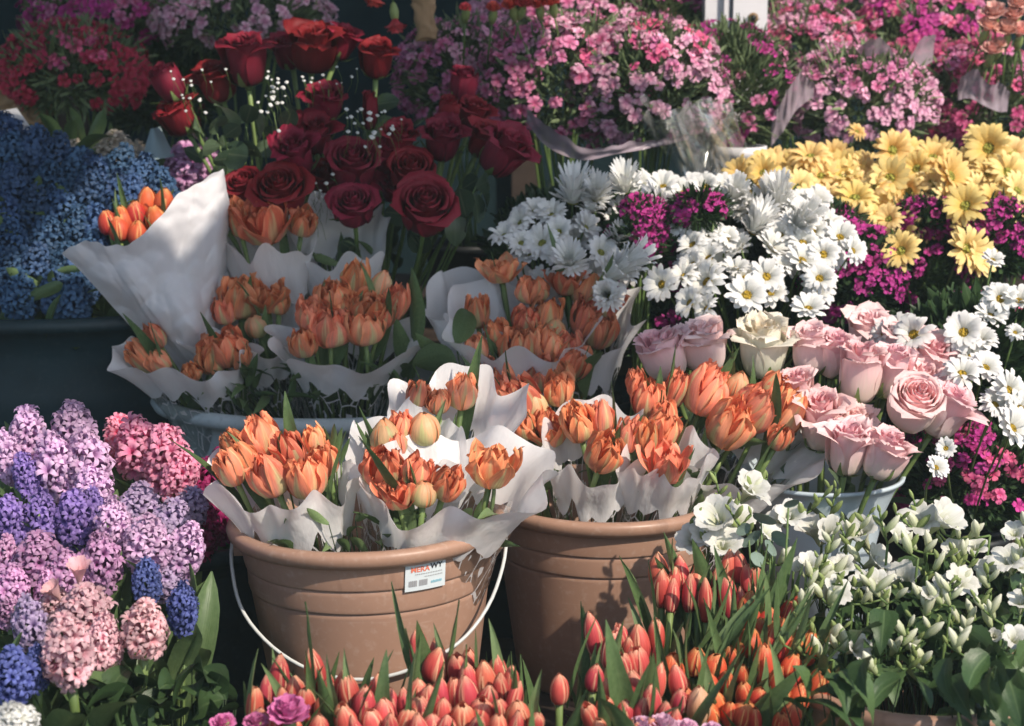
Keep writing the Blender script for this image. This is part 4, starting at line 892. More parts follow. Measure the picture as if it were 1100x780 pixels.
def mound(name, lab, cat, px, py, Y, rx, ry, z0, seed, flowers, group, fol='leaf_grey', n=1400, L=.028, w=.0028, fmesh=None, pot='black', dep=.8, potr=.07, round_=False, pts=None, extra_child=None, fy=-.15):
    """plant in a pot: foliage mound, stems and each flower as a child. rx, ry in photo px"""
    k = mpp(Y); R3 = Vector((rx * k, rx * k * dep, ry * k)); c = at(px, py, Y) + Vector((0, R3.y * .6, 0))
    b = Vector((c.x, c.y, z0)); t = thing(name, b, lab, cat, group); rn = random.Random(seed)
    part('foliage', foliage_mesh(seed, n, R3 * .94, L, w, M[fol], round_=round_).mesh('foliage', M[fol]), t, Matrix.Translation(c))
    hh = max(.05, c.z - R3.z * .5 - z0); ph = min(.15, hh * .8); m = MB(); m.lathe([(0, 0), (potr * .75, 0), (potr, ph - .012), (potr * 1.08, ph - .012), (potr * 1.08, ph), (potr * .96, ph), (potr * .9, ph - .02), (0, ph - .02)], 32)
    part('pot', m.mesh('pot', M[pot]), t)
    m = MB()
    for i in range(9):
        a = Vector((rn.uniform(-.02, .02), rn.uniform(-.02, .02), ph - .03)); e = c - b + Vector((rn.uniform(-.6, .6) * R3.x, rn.uniform(-.5, .3) * R3.y, rn.uniform(-.3, .4) * R3.z)); m.tube(bez(a, (a + e) / 2 + Vector((0, 0, .03)), e, 5), .0022, 5)
    part('stem', m.mesh('stem', M['stem']), t)
    flowers(t, c, R3, rn); return t
FLM = [floret5(s) for s in (1, 2, 3)]
def blossoms(kinds, n, size=.022, cl=5, spread=.62):
    """clusters of small flat blossoms facing outward over the mound"""
    def f(t, c, R3, rn):
        cnt = 0; allb = []
        while cnt < n:
            d = Vector((rn.gauss(0, 1), -abs(rn.gauss(0, .9)) + .25, rn.gauss(.35, .8))).normalized()
            if d.z < -.72: continue
            kk = rn.choice(kinds)
            for q in range(rn.randint(1, cl)):
                if cnt >= n: break
                dd = (d + Vector((rn.gauss(0, 1), rn.gauss(0, 1), rn.gauss(0, 1))) * .13).normalized()
                p = c + Vector((dd.x * R3.x, dd.y * R3.y, dd.z * R3.z)) * rn.uniform(.98, 1.10)
                o = (dd + Vector((rn.gauss(0, .4), rn.gauss(0, .3) - .15, rn.gauss(0, .3) + .35)) * spread * 1.4).normalized(); s = size * rn.uniform(.8, 1.2)
                cnt += 1; allb.append((-(p.y) * .6 + p.z, kk, axis_matrix(p, o, rn.uniform(0, 6), (s, s, s))))
        allb.sort(key=lambda q: -q[0]); rest = MB()
        for q, (_, kk, MW) in enumerate(allb):
            if q < 98: part('blossom', rn.choice(FLO[kk]), t, MW)
            else: rest.add(FLM[q % 3], Matrix.Translation(-t.location) @ MW, (rn.random(), 1))
        if len(allb) > 98: o_ = part('blossom', rest.mesh('blossom', PH[kinds[0]]), t); o_['kind'] = 'stuff'
    return f
GPH = 'phlox plants in bloom at the back'
PHX = [ # label, px, py, Y, rx, ry, kinds, n
 ('rose pink phlox plant just right of the red roses', 500, 85, 3.20, 72, 62, ['rose_pink', 'light_pink', 'rose_pink', 'light_pink'], 80, 1300),
 ('large pink phlox plant above its mauve paper wrap', 610, 92, 3.06, 92, 72, ['rose_pink', 'light_pink', 'hot_pink', 'light_pink'], 98, 1500),
 ('light pink phlox plant left of the clear cellophane', 700, 98, 3.02, 82, 72, ['light_pink', 'rose_pink', 'light_pink', 'hot_pink'], 98, 1400),
 ('pink phlox plant at the top edge left of the post', 600, 22, 3.34, 95, 46, ['light_pink', 'rose_pink'], 90, 1200),
 ('leafy magenta phlox plant at the foot of the white post', 785, 105, 3.10, 68, 74, ['magenta', 'rose_pink', 'magenta'], 48, 2600),
 ('magenta and pink phlox plant left of the white post at the top', 700, 25, 3.36, 55, 50, ['magenta', 'rose_pink'], 60, 1500),
 ('pink phlox plant immediately right of the white post', 868, 62, 3.32, 62, 58, ['rose_pink', 'hot_pink', 'light_pink'], 98, 1300),
 ('light pink phlox plant above the yellow daisies', 930, 112, 3.12, 78, 56, ['light_pink', 'rose_pink', 'rose_pink'], 98, 1600),
 ('deep pink phlox plant behind the mauve paper at upper right', 1000, 62, 3.38, 84, 68, ['hot_pink', 'rose_pink', 'magenta'], 98, 1500),
 ('deep pink phlox plant at the right edge above the yellow daisies', 1058, 112, 3.22, 72, 62, ['hot_pink', 'rose_pink'], 90, 1500),
 ('dim magenta phlox plant at the top right behind the others', 930, 8, 3.55, 120, 46, ['magenta', 'rose_pink', 'hot_pink'], 90, 1500),
 ('crimson phlox plant at the upper left', 72, 78, 3.24, 76, 50, ['crimson', 'hot_pink', 'crimson'], 98, 1300),
 ('magenta phlox plant at the top left corner', 105, 18, 3.42, 88, 36, ['magenta', 'magenta', 'rose_pink'], 80, 1200),
 ('pale pink phlox plant at the top behind the red roses', 250, 22, 3.38, 100, 38, ['pale_pink', 'light_pink', 'pale_pink'], 98, 1300),
 ('dark leafy plant with few crimson blossoms left of the roses', 165, 85, 3.45, 66, 66, ['crimson'], 14, 3400),
]
for i, (lab, px, py, Y, rx, ry, kinds, n, nf) in enumerate(PHX):
    mound('phlox_plant', lab, 'phlox', px, py, Y, rx, ry, Z3, 100 + i, blossoms(kinds, int(n * (3.2 if n > 70 else 1.8)), .0235), GPH, 'leaf_grey' if i not in (14,) else 'leaf_dark', n=int(nf * 1.4), L=.030, w=.0026, pot='black')
GST = 'magenta flowered filler plants between the daisies'
for i, (lab, px, py, Y, rx, ry, n) in enumerate([
 ('dark magenta plant between the two halves of the white daisies', 692, 252, 2.68, 34, 38, 60), ('magenta plant right of the big white daisy bunch', 918, 300, 2.72, 56, 56, 95),
 ('magenta plant in the middle of the yellow daisies', 1000, 236, 2.84, 36, 22, 60), ('magenta plant at the right edge under the yellow daisies', 1080, 262, 2.80, 40, 44, 80),
 ('magenta plant between the pink roses and the right edge', 1050, 395, 2.60, 72, 74, 95), ('magenta plant below the right hand white daisies', 1050, 520, 2.46, 82, 66, 95),
 ('small magenta plant among the top of the big white daisy bunch', 752, 226, 2.66, 26, 18, 45), ('leafy magenta plant under the two lowest yellow daisies', 992, 300, 2.84, 52, 46, 70), ('dark magenta plant below the white daisies behind the tulips', 705, 335, 2.74, 60, 60, 40), ('magenta plant between yellow daisies and white daisies', 895, 246, 2.78, 34, 22, 50)]):
    mound('stock_plant', lab, 'flowering plant', px, py, Y, rx, ry, Z2 if Y > 2.5 else Z1, 200 + i, blossoms(['magenta', 'magenta', 'hot_pink' if i in (4, 5) else 'magenta'], int(n * 1.9), .019, 6, .8), GST, 'leaf_dark', n=int(2200 * min(1, rx * ry / 3600)), L=.020, w=.003, potr=.055)
def daisies(name, lab, cat, data, Y0, ky, z0, seed, mats, dm, group, cen, fol, n_extra=0, region=None, face=(0, -.75, .8), szx=(34, 46)):
    px, py, rx, ry = cen; y0 = py
    def fl(t, c, R3, rn):
        mb = MB(); base = Vector(t.location); dat = list(data)
        for _ in range(n_extra):
            x0, y0_, x1, y1 = rn.choice(region); dat.append((rn.uniform(x0, x1), rn.uniform(y0_, y1), rn.uniform(*szx), .05))
        for row in dat:
            x, y, w = row[:3]; dY = row[3] if len(row) > 3 else 0
            Y = Y0 + (y0 - y) * ky + dY - .05; p = at(x, y, Y); s = w * mpp(Y)
            d = Vector(face) + Vector((rn.gauss(0, .35) + (x - px) / rx * .4, rn.gauss(0, .25), rn.gauss(0, .22) - (y - py) / ry * .25)); d.normalize()
            ms = mats[rn.randrange(len(mats))] if len(row) < 5 else row[4]
            o = part('daisy', ms, t, axis_matrix(p, d, rn.uniform(0, 6), (s, s, s * 1.1)))
            obj('disc', dm, o)
            e = p - base; mb.tube(bez(Vector((rn.uniform(-.02, .02), 0, .1)), e - d * .06 - Vector((0, 0, .04)), e, 5), .0015, 5)
        part('flower_stem', mb.mesh('flower_stem', M['stem']), t)
    mound(name, lab, cat, px, py + 26, Y0 + .07, rx, ry * 1.05, z0, seed, fl, group, fol, n=2400, L=.042, w=.007, potr=.075, round_=True)
GD = 'bunches of white daisies'; GY_ = 'bunches of yellow daisies'
S = DWS
daisies('daisy_plant', 'white daisies at the left, shaggy and half shaded, above the tulips', 'daisies', [(615,218,52,0,S[0]),(560,240,40),(542,254,38),(583,262,46),(592,232,40),(575,228,38),(645,272,42),(612,285,46,-.02,S[0]),(650,300,54,-.02,S[1]),(662,262,36,0,S[0]),(672,206,44,0,S[0]),(640,214,42,0,S[0]),(628,245,40),(600,250,38),(598,275,36),(655,320,40,0,S[1]),(560,262,34),(634,228,38),(622,300,34,.02),(690,200,42),(570,275,34,.03)], 2.74, .0016, Z2, 301, DW, DISCG, GD, (615, 262, 85, 62), 'leaf_dark', 10, [(545,225,680,310)])
daisies('daisy_plant', 'big mound of white daisies with yellow centres in the middle', 'daisies', [(761,304,54),(802,318,50),(823,298,44),(828,268,46),(861,281,46),(838,287,32),(762,278,40),(765,256,42),(745,264,40),(779,258,40),(796,267,36),(713,228,42,0,S[0]),(880,300,42),(868,333,44),(884,274,42),(815,240,44,.02,S[0]),(838,230,42,.02,S[1]),(803,226,42,.02,S[0]),(785,222,42,.02,S[1]),(825,214,42,.02,S[0]),(850,246,44,.0,S[1]),(862,262,42),(902,256,42),(915,270,36),(712,306,44),(735,298,42),(742,326,40),(760,332,36),(790,290,36),(872,250,42),(890,240,40),(780,204,40),(758,202,40),(735,208,40),(712,202,40),(730,242,40),(700,226,38),(745,285,36),(808,250,42,.01,S[0]),(838,254,40),(855,226,38)], 2.70, .0016, Z2, 302, DW, DISC, GD, (812, 268, 110, 66), 'leaf_dark', 26, [(690,195,780,212),(780,205,900,290),(740,270,900,320)], szx=(36, 46))
daisies('daisy_plant', 'white daisies right of the pink roses at the right edge', 'daisies', [(982,360,52),(968,352,44,.02),(950,360,36,.03),(1035,358,52),(1052,368,46,.02),(1033,403,50,-.01),(1058,396,44),(1082,420,50,0),(1068,436,44,.02),(1086,461,54,-.02),(1095,440,44,.02),(1074,322,44),(1064,340,40,.02),(1094,324,42),(1066,280,28),(1090,358,24),(1005,503,32,-.05),(1016,482,26,-.03),(1020,372,44,.03),(1044,384,44,.03)], 2.46, .0016, Z1, 303, DW, DISC, GD, (1045, 395, 70, 85), 'leaf_dark', 0)
daisies('yellow_daisy_plant', 'yellow daisies at the left of the yellow bed, above white daisies', 'daisies', [(795,188,46),(820,186,40),(870,170,54),(856,204,50),(870,216,46,-.01),(840,196,44,.02),(882,190,46,.02),(905,190,44,.02),(890,216,44,.01),(920,142,24),(918,214,56,-.03),(921,236,46,-.02),(902,242,42),(935,232,36),(915,185,40,.03),(850,182,44,.03),(895,168,40,.04),(835,212,40,.03),(900,262,34,.02)], 2.92, .0016, Z2, 304, DY, DISCG, GY_, (870, 212, 75, 48), 'leaf_dark', 34, [(800,176,930,235),(820,180,930,215)], face=(0, -.9, .7), szx=(44, 56))
daisies('yellow_daisy_plant', 'yellow daisies at the right of the yellow bed to the right edge', 'daisies', [(958,162,52),(956,192,52,0),(940,202,46,.01),(985,182,46,.01),(1002,170,46,.02),(1020,190,60,-.01),(1016,215,46,.01),(1037,222,56,-.03),(1062,160,60),(1055,150,46,.02),(1082,186,56),(1092,206,50),(968,270,50,-.04),(1037,268,60,-.04),(1050,277,50,-.02),(955,236,40),(1000,198,44,.02),(977,206,44,.02),(1087,165,46,.02),(1040,245,44,.02),(1068,215,44,.01),(1060,190,46,.02),(1000,230,36,.03),(1045,205,46,.02),(1095,236,44)], 2.90, .0016, Z2, 305, DY, DISCG, GY_, (1020, 215, 85, 55), 'leaf_dark', 54, [(940,165,1098,250)], face=(0, -.9, .7), szx=(44, 58))

# ------------------------------------------------------------------ hyacinths
def hyacinths(data, Yf, zb, group, seed, where=None):
    rn = random.Random(seed); bycol = {}
    for r in data: bycol.setdefault(r[4], []).append(r)
    for colr, rows in bycol.items():
        nm = colr.replace('_', ' '); labs = place_labels(rows, nm + ' hyacinth', where)
        for r, lab in zip(rows, labs):
            px, py, w, h = r[:4]; dx = r[5] if len(r) > 5 else rn.uniform(-.25, .25); dY = r[6] if len(r) > 6 else 0
            Y = Yf(px, py) + dY; k = mpp(Y); W, H = w * k * 1.22, h * k * 1.05; c = at(px, py, Y); d = Vector((dx, rn.uniform(-.35, -.1), 1)).normalized()
            b = Vector((c.x - d.x * .1, c.y + .02, zb)); t = thing('hyacinth', b, lab, 'hyacinth', group); p = c - d * H * .5
            part('flower_spike', rn.choice(HYS[colr]), t, axis_matrix(p, d, rn.uniform(0, 6), (W, W, H)))
            part('stem', stem_mesh(b, p, d, .005, M['stem']), t)
            for q in range(3):
                LL = rn.uniform(.11, .17); o = Vector((rn.uniform(-.7, .7), rn.uniform(-.5, .2), 1)); part('leaf', rn.choice(HL), t, axis_matrix(p - d * rn.uniform(.10, .14), o, rn.uniform(0, 6), (LL, LL, LL)))
YH = plane(2.0, 600, .0017)
hyacinths([(78,462,56,62,'lilac'),(92,498,62,76,'lilac',.1),(60,500,56,76,'lilac',-.1),(30,465,46,60,'lilac'),(8,490,40,60,'lilac'),(100,530,50,60,'lilac',0,.03),(122,562,44,54,'lilac',.0,-.03),(158,582,58,58,'lilac',.1,-.03),(198,590,48,62,'lilac',.4),(150,545,56,52,'grey_lilac',.1,.03),(185,560,50,50,'grey_lilac',.3,.03),(205,545,44,44,'grey_lilac',.3,.06),
 (28,508,34,44,'violet'),(45,556,44,62,'violet',0),(80,556,50,60,'violet',0),(12,560,44,60,'violet',-.1),(100,545,30,44,'violet',0,.02),
 (150,480,64,66,'hot_pink',-.1,.05),(178,490,58,70,'hot_pink',.1,.05),(195,510,44,56,'hot_pink',.3,.06),(130,470,44,50,'hot_pink',-.1,.08),(225,525,48,60,'dark_magenta',.2,.12),(245,545,44,70,'dark_magenta',.2,.16),(215,565,50,60,'dark_magenta',.1,.12),(238,500,44,40,'dark_magenta',.2,.16),
 (42,600,60,60,'mauve',0,-.02),(108,602,50,66,'mauve',.05,-.02),(70,618,56,60,'mauve',0),(12,630,46,54,'mauve'),(55,635,40,50,'mauve',0,.02),(32,668,42,62,'grey_lilac',0,-.03),(180,622,50,40,'grey_lilac',0,.05),
 (92,658,64,66,'pink',.05,-.02),(72,696,66,76,'pink',-.05,-.06),(112,690,44,70,'pink',.1,-.02),(155,674,54,62,'pink',.1,-.05),(60,650,40,44,'pink',-.1,0),(158,622,36,46,'blue',0,.0),(196,652,38,58,'blue',.1,.02),(14,724,54,62,'blue',0,-.04),(40,715,34,50,'blue',.1,-.02),(14,776,60,40,'white',0,-.10),(8,600,36,50,'mauve',0,0),(10,655,34,40,'mauve',0,.03)],
 YH, .15, 'hyacinths at the lower left', 5, 'the lower left bed')
# peach funnel flowers poking out
blue = []
rb2 = random.Random(12)
for (x, y) in [(12,168),(38,166),(66,172),(20,200),(52,200),(84,184),(108,190),(132,180),(158,190),(176,206),(8,232),(36,232),(70,222),(98,215),(126,208),(150,216),(16,264),(50,262),(82,252),(110,244),(136,240),(10,296),(40,292),(72,284),(98,272),(24,318),(60,314),(90,300),(112,284),(178,232),(84,318),(8,146)]:
    blue.append((x + rb2.uniform(-4, 4), y + rb2.uniform(-4, 4), 46, 52, 'dusty_blue'))
hyacinths(blue, plane(2.78, 240, .0014), Z2 + .12, 'blue hyacinths in the dark tub', 6, 'the dark tub')
filler('hyacinth_foliage', 'green leaves scattered between the blue hyacinths', 'foliage', Vector((at(60, 300, 2.8).x, 2.8, Z2 + .05)), scatter(0, 190, 185, 320, 34), (lambda px, py: 2.76 + (240 - py) * .0014), HL, (36, 60), 1.2, .5, mat='stem')
hyacinths([(200,178,56,46,'mauve',0,0),(222,172,40,40,'mauve',0,.03)], plane(2.98, 180, .001), Z2 + .12, 'mauve hyacinths behind the blue ones', 8, 'the spot behind the tissue cone')
hyacinths([(125,166,50,46,'cream',0,0),(72,160,40,30,'cream',0,0),(150,172,36,36,'cream',0,.02)], plane(3.0, 170, .001), Z3 - .1, 'cream hyacinths in shade', 9, 'the gap behind blue hyacinths')
spray('hyacinth_foliage', 'upright strap leaves behind the blue hyacinths', 'foliage', Vector((at(85, 200, 3.0).x, 3.0, Z3 + .001)), 3.0, [(60,140,60,-.3,-.1,1),(75,146,56,.1,-.1,1),(92,148,70,.5,-.1,1),(104,140,60,.6,-.1,1),(45,145,50,-.5,-.1,1),(118,150,44,.4,-.1,1),(84,135,50,-.1,-.1,1)], HL, wide=1.3)
spray('hyacinth_foliage', 'dark green leaves below the pink hyacinths at the lower left', 'foliage', Vector((at(150, 780, 1.8).x, 1.86, .13)), 1.86, [(195,700,90,.35,-.3,1),(175,715,80,.2,-.3,1),(105,740,90,.1,-.4,1),(55,735,80,-.3,-.3,1),(45,760,80,0,-.3,1),(125,720,70,-.3,-.3,1),(210,690,70,.5,-.3,1),(85,745,60,0,-.4,1),(140,710,60,0,-.3,1)], HL, wide=1.3)
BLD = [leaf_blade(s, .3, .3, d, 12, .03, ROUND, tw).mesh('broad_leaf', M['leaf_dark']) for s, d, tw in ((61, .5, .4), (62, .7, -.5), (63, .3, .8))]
filler('bedding_plant', 'low broad leaved green plant at the bottom left of the coral tulips', 'foliage', Vector((at(190, 780, 1.84).x, 1.84, .125)), scatter(100, 720, 240, 778, 44), 1.80, BLD, (40, 66), 1., -.1)

# ------------------------------------------------------------------ freesias
def freesia_mesh(seed, opn):
    rn = random.Random(seed); m = MB()
    for L in (0, 1):
        for k in range(3):
            petal(m, [0, .3, .6, .85, 1], [.03, .09, .22 + .05 * L, .36 + opn * .2, .42 + opn * .36], [0, .36, .66, .86 - opn * .05, .95 - opn * .2], ([0, .3, .6, .85, 1], [.04, .1, .25, .27, .15]), 2 * pi * k / 3 + L * pi / 3 + rn.uniform(-.12, .12), 9, 6, 1.1, .1, -.03, .06, 2.5, tint=(rn.random(), L), seed=seed + k)
    for k in range(3): m.tube([(0, 0, .3), (.03 * cos(k * 2.1), .03 * sin(k * 2.1), .8)], [.012, .02], 5, (.5, 1))
    return m
FR = [freesia_mesh(s, o).mesh('freesia_bloom', M['freesia']) for s, o in ((1, .5), (2, .75), (3, .25), (4, .6))]
def bud_mesh(seed):
    m = MB(); prof = [(.01, 0), (.13, .12), (.22, .45), (.18, .75), (.05, .97), (.0, 1)]; g = []
    for r, z in prof:
        for k in range(8): a = 2 * pi * k / 8; g.append(Vector((cos(a) * r + .08 * z * z, sin(a) * r, z)))
    m.grid(g, 5, 8, (.5, 1), True); return m
BUDW = bud_mesh(1).mesh('white_bud', M['budwhite']); BUDG = bud_mesh(2).mesh('green_bud', M['bud'])
def freesia(px, py, w, h, lab, dY=0, nb=5, face=None, wb=0, bx=None, chain=1):
    Y = YF(px, py) + dY; c = at(px, py, Y); k = mpp(Y); b = Vector((c.x * .8 + .2 * at(960, 700, 1.9).x, 1.93, .22)); t = thing('freesia', b, lab, 'freesia', 'white freesias at the lower right')
    d = Vector(face or (rnd.uniform(-.6, .6), rnd.uniform(-.9, -.3), rnd.uniform(.5, 1))).normalized(); p = c - d * h * k * .5
    if w > 0:
        part('bloom', rnd.choice(FR), t, axis_matrix(p, d, rnd.uniform(0, 6), (w * k * .88, w * k * .88, h * k * 1.0)))
        d2 = (d + Vector((rnd.uniform(-1, 1), rnd.uniform(-.4, .6), rnd.uniform(-.2, .6)))).normalized()
        if rnd.random() < .6: part('bloom', rnd.choice(FR), t, axis_matrix(p - Vector((0, -.01, .006)), d2, rnd.uniform(0, 6), (w * k * .78, w * k * .78, h * k * .9)))
    mb = MB(); mb.tube([q - b for q in bez(b + Vector((0, .04, 0)), p - Vector((0, -.04, .12)), p)], [.0014] * 8, 6)
    s = rnd.choice((-1, 1)) if bx is None else bx; q0 = p.copy(); dirn = Vector((s * rnd.uniform(.1, 1), rnd.uniform(-.6, .2), rnd.uniform(-.2, 1.1))).normalized(); prev = p
    for i in range(nb):
        f = i / max(1, nb - 1); q = prev + (dirn * (.0125 - .004 * f) * rnd.uniform(.7, 1.2) + Vector((0, 0, .0012 * (i - 1)))) ; mb.tube([prev - b, q - b], .0013, 5)
        bs = (.027 - .012 * f) * rnd.uniform(.75, 1.15) * (1.15 if i < wb else 1); bd = (Vector((s * .5 * (-1) ** i, -.4, 1)) + Vector((rnd.uniform(-.3, .3), rnd.uniform(-.3, .3), 0))).normalized()
        part('bud', BUDW if i < wb else BUDG, t, axis_matrix(q, bd, rnd.uniform(0, 6), (bs * .72, bs * .72, bs))); prev = q
    part('stem', mb.mesh('stem', M['stem']), t)
YF = lambda px, py: 2.02 + (600 - py) * .0014 + rnd.uniform(-.04, .03)
fd = [(772,560,56,46),(776,588,44,36),(803,528,46,40),(745,582,36,34),(822,575,34,30),(848,556,34,34),(890,577,46,44),(928,577,38,46),(962,577,30,28),(1010,562,52,48),(1026,593,30,28),(1047,590,28,24),(938,602,38,32),(895,638,36,36),(938,628,32,36),(972,626,44,36),(1030,628,38,34),(1084,606,38,36),(1064,614,30,28),(1096,650,30,30),(918,698,36,34),(890,702,20,26),(1088,690,30,42),(1068,684,20,20),(868,608,30,28),(905,610,26,28),(760,575,38,34),(790,560,40,34),(1000,640,24,22),(1090,575,28,26)]
fl = place_labels(fd, 'white freesia', 'the lower right bunch')
for (x, y, w, h), lb in zip(fd, fl): freesia(x, y, w, h, lb, rnd.uniform(-.02, .02), nb=rnd.choice((4, 5, 6)), wb=rnd.choice((0, 1, 2)))
rnx = random.Random(77)
fb = [(872,635),(906,660),(1000,612),(1030,645),(1052,660),(1070,635),(870,660),(948,702),(1022,655),(1040,600),(985,595),(905,585),(860,640),(1060,570),(880,690),(985,660),(1015,680),(1000,570),(1075,665),(955,645),(915,645),(850,600),(888,600),(935,655),(1012,590),(1000,700),(1085,630),(960,700),(900,705),(945,722),(1000,722),(1040,702),(1070,712),(925,690),(985,690),(1015,640),(870,700),(1050,675)]
fl = place_labels(fb, 'freesia stem in bud', 'the lower right bunch')
for (x, y), lb in zip(fb, fl): freesia(x, y, 0, 20, lb, rnd.uniform(-.04, .02), nb=rnd.choice((3, 4, 5)), wb=rnd.choice((1, 2, 3)))
EU = MB(); EU.v = []
g = []
for i in range(9):
    a = i / 8
    for j in range(9):
        s = j / 4 - 1; z = a; w = math.sqrt(max(0, .25 - (a - .5) ** 2)) * 1.0; g.append(Vector((.06 * abs(s) + .1 * (a - .5) ** 2, w * s, z)))
EU.grid(g, 8, 8); EUM = EU.mesh('round_leaf', M['leaf_euc'])
spray('eucalyptus_sprig', 'grey green sprig of round eucalyptus leaves left of the freesias', 'eucalyptus', Vector((at(840, 700, 1.95).x, 1.96, .2)), 1.97, [(822,556,28,.2,-.8,.5),(839,578,24,.9,-.8,.2),(829,588,22,.1,-.8,-.6),(806,578,26,-.8,-.8,.2),(814,590,24,-.4,-.8,-.6),(798,568,18,-.8,-.5,.5),(815,600,20,.3,-.8,-.9),(850,540,18,.3,-.8,.9)], [EUM])
POINT = ([0, .08, .3, .6, .85, 1], [.15, .75, 1, .68, .3, .01])
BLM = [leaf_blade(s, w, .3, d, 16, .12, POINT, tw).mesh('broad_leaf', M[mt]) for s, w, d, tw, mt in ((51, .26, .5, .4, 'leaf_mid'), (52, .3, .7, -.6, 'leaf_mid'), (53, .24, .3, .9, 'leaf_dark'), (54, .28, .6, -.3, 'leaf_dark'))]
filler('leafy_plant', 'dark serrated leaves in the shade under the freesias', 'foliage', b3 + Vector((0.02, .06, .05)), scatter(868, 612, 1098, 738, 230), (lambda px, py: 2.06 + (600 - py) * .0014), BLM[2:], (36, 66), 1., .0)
filler('leafy_plant', 'serrated green leaves over the terracotta bucket at the lower right', 'foliage', b3 + Vector((0, 0, .05)), [(915,725),(935,728),(955,722),(902,715),(1056,742),(1062,755),(1050,764),(1080,740),(1090,720),(992,726),(1004,732),(1015,720),(940,690),(950,670),(925,670),(1075,770),(1095,765),(1030,775),(888,738),(1065,715)], 1.84, BLM[:2], (44, 74), 1., -.2)
filler('leafy_plant', 'leaves hanging over the left rim of the lower right terracotta bucket', 'foliage', b3 + Vector((-.06, -.04, .1)), [(895,716),(905,735),(918,748),(888,750),(930,735),(872,735),(900,768),(880,772),(925,722),(915,765),(942,742),(868,758),(890,728)], 1.70, BLM, (50, 76), 1., -.5)
filler('leafy_plant', 'leaves hanging over the right rim of the lower right terracotta bucket', 'foliage', b3 + Vector((.06, -.04, .1)), [(1040,722),(1055,735),(1068,745),(1048,756),(1080,730),(1092,750),(1075,768),(1058,775),(1095,775),(1030,745),(1085,715),(1040,772),(1010,728),(995,738)], 1.70, BLM, (50, 80), 1., -.5)
filler('leafy_plant', 'leaves along the right edge below the magenta flowers', 'foliage', b3 + Vector((0.10, .05, .05)), scatter(1040, 690, 1098, 778, 22), 1.86, BLM, (44, 74), 1., -.2)
def blades(lab, x0, x1, y0, y1, n, Y, cx, lean):
    b = Vector((cx, Y + .02, .13)); t = thing('grassy_foliage', b, lab, 'foliage')
    for i in range(n):
        x = rnd.uniform(x0, x1); y = rnd.uniform(y0, y1); p = at(x, y, Y + rnd.uniform(-.06, .08)); L = rnd.uniform(.08, .15); d = Vector((lean + rnd.uniform(-.25, .25), rnd.uniform(-.3, .1), 1)).normalized()
        part('leaf', rnd.choice(TL), t, axis_matrix(p - d * L * .85, d, rnd.uniform(0, 6), (L * .62, L * .62, L)))
blades('upright narrow leaves between the orange tulips and the freesias', 780, 880, 630, 780, 80, 1.9, cxr, .45)
blades('narrow leaves low among the coral tulips of the right crate', 620, 780, 660, 790, 60, 1.84, cxr, .0)
blades('narrow leaves among the coral tulips of the left crate', 275, 570, 715, 795, 70, 1.82, cxl, .05)

# ------------------------------------------------------------------ wraps, kraft paper, carnations, small things at the back
def ribbon(name, lab, pts, h, mat, cat='wrapping paper', jit=.006, slope=.4):
    """curved strip of film: lower edge follows pts (px, py, Y), standing h px tall"""
    W = [at(*p) for p in pts]; n = 60; o0 = W[0]; g = []; xs = [i / (len(W) - 1) for i in range(len(W))]
    rows = 6
    for i in range(rows + 1):
        for j in range(n + 1):
            u = j / n; c = Vector([smooth_interp(u, xs, [w[k] for w in W]) for k in range(3)]); hh = smooth_interp(u, xs, h) * mpp(pts[0][2]) * i / rows
            g.append(c + Vector((0, -slope * hh * (i / rows) + jit * noise.noise(Vector((u * 9, i * .4, 2))), hh + jit * noise.noise(Vector((u * 14, 5, 0))) * i / rows)) - o0)
    mb = MB(); mb.grid(g, rows, n); o = obj(name, mb.mesh(name, mat)); o.location = o0; return tag(o, lab, cat)
ribbon('paper_wrap', 'mauve paper collar curving under the large pink phlox plant', [(566,132,2.96),(588,158,2.93),(625,172,2.91),(660,166,2.91),(705,158,2.93),(740,150,2.96)], [14, 24, 14, 10, 8, 6], M['mauvepaper'])
ribbon('paper_wrap', 'mauve paper edge standing between the phlox plants at upper right', [(905,86,3.16),(928,80,3.13),(950,82,3.13),(968,88,3.14),(985,78,3.15),(1002,66,3.18)], [14, 36, 34, 14, 36, 28], M['mauvepaper'])
ribbon('paper_wrap', 'mauve paper flap above the magenta flowers at upper right', [(1028,108,3.12),(1042,106,3.11),(1058,114,3.11),(1072,120,3.12),(1082,120,3.14)], [22, 32, 24, 30, 20], M['mauvepaper'])
ribbon('paper_wrap', 'dark mauve paper flap right of the leafy magenta phlox', [(828,158,3.09),(842,140,3.08),(856,118,3.08),(874,104,3.09)], [34, 42, 38, 14], M['mauvepaper'])
def crumple(name, lab, cx, cy, Y, w, h, mat, seed, cat, top=.5, bot=1., dep=.5):
    C = at(cx, cy + h / 2, Y); k = mpp(Y); g = []; n, mm = 60, 30
    for i in range(mm + 1):
        t = i / mm; r = (bot + (top - bot) * t) * w / 2 * k
        for j in range(n):
            a = 2 * pi * j / n; q = Vector((cos(a) * r, sin(a) * r * dep, t * h * k)); s = 1 + .55 * noise.noise(q * 30 + Vector((seed, 0, 0))) - .5 * abs(noise.noise(q * 60 + Vector((0, seed, 0)))) - .2 * abs(noise.noise(q * 140 + Vector((0, seed, 0))))
            g.append(Vector((q.x * s, q.y * s, q.z + .012 * noise.noise(q * 30 + Vector((7, seed, 0))))))
    mb = MB(); mb.grid(g, mm, n, (0, 0), True); o = obj(name, mb.mesh(name, mat)); o.location = C; return tag(o, lab, cat)
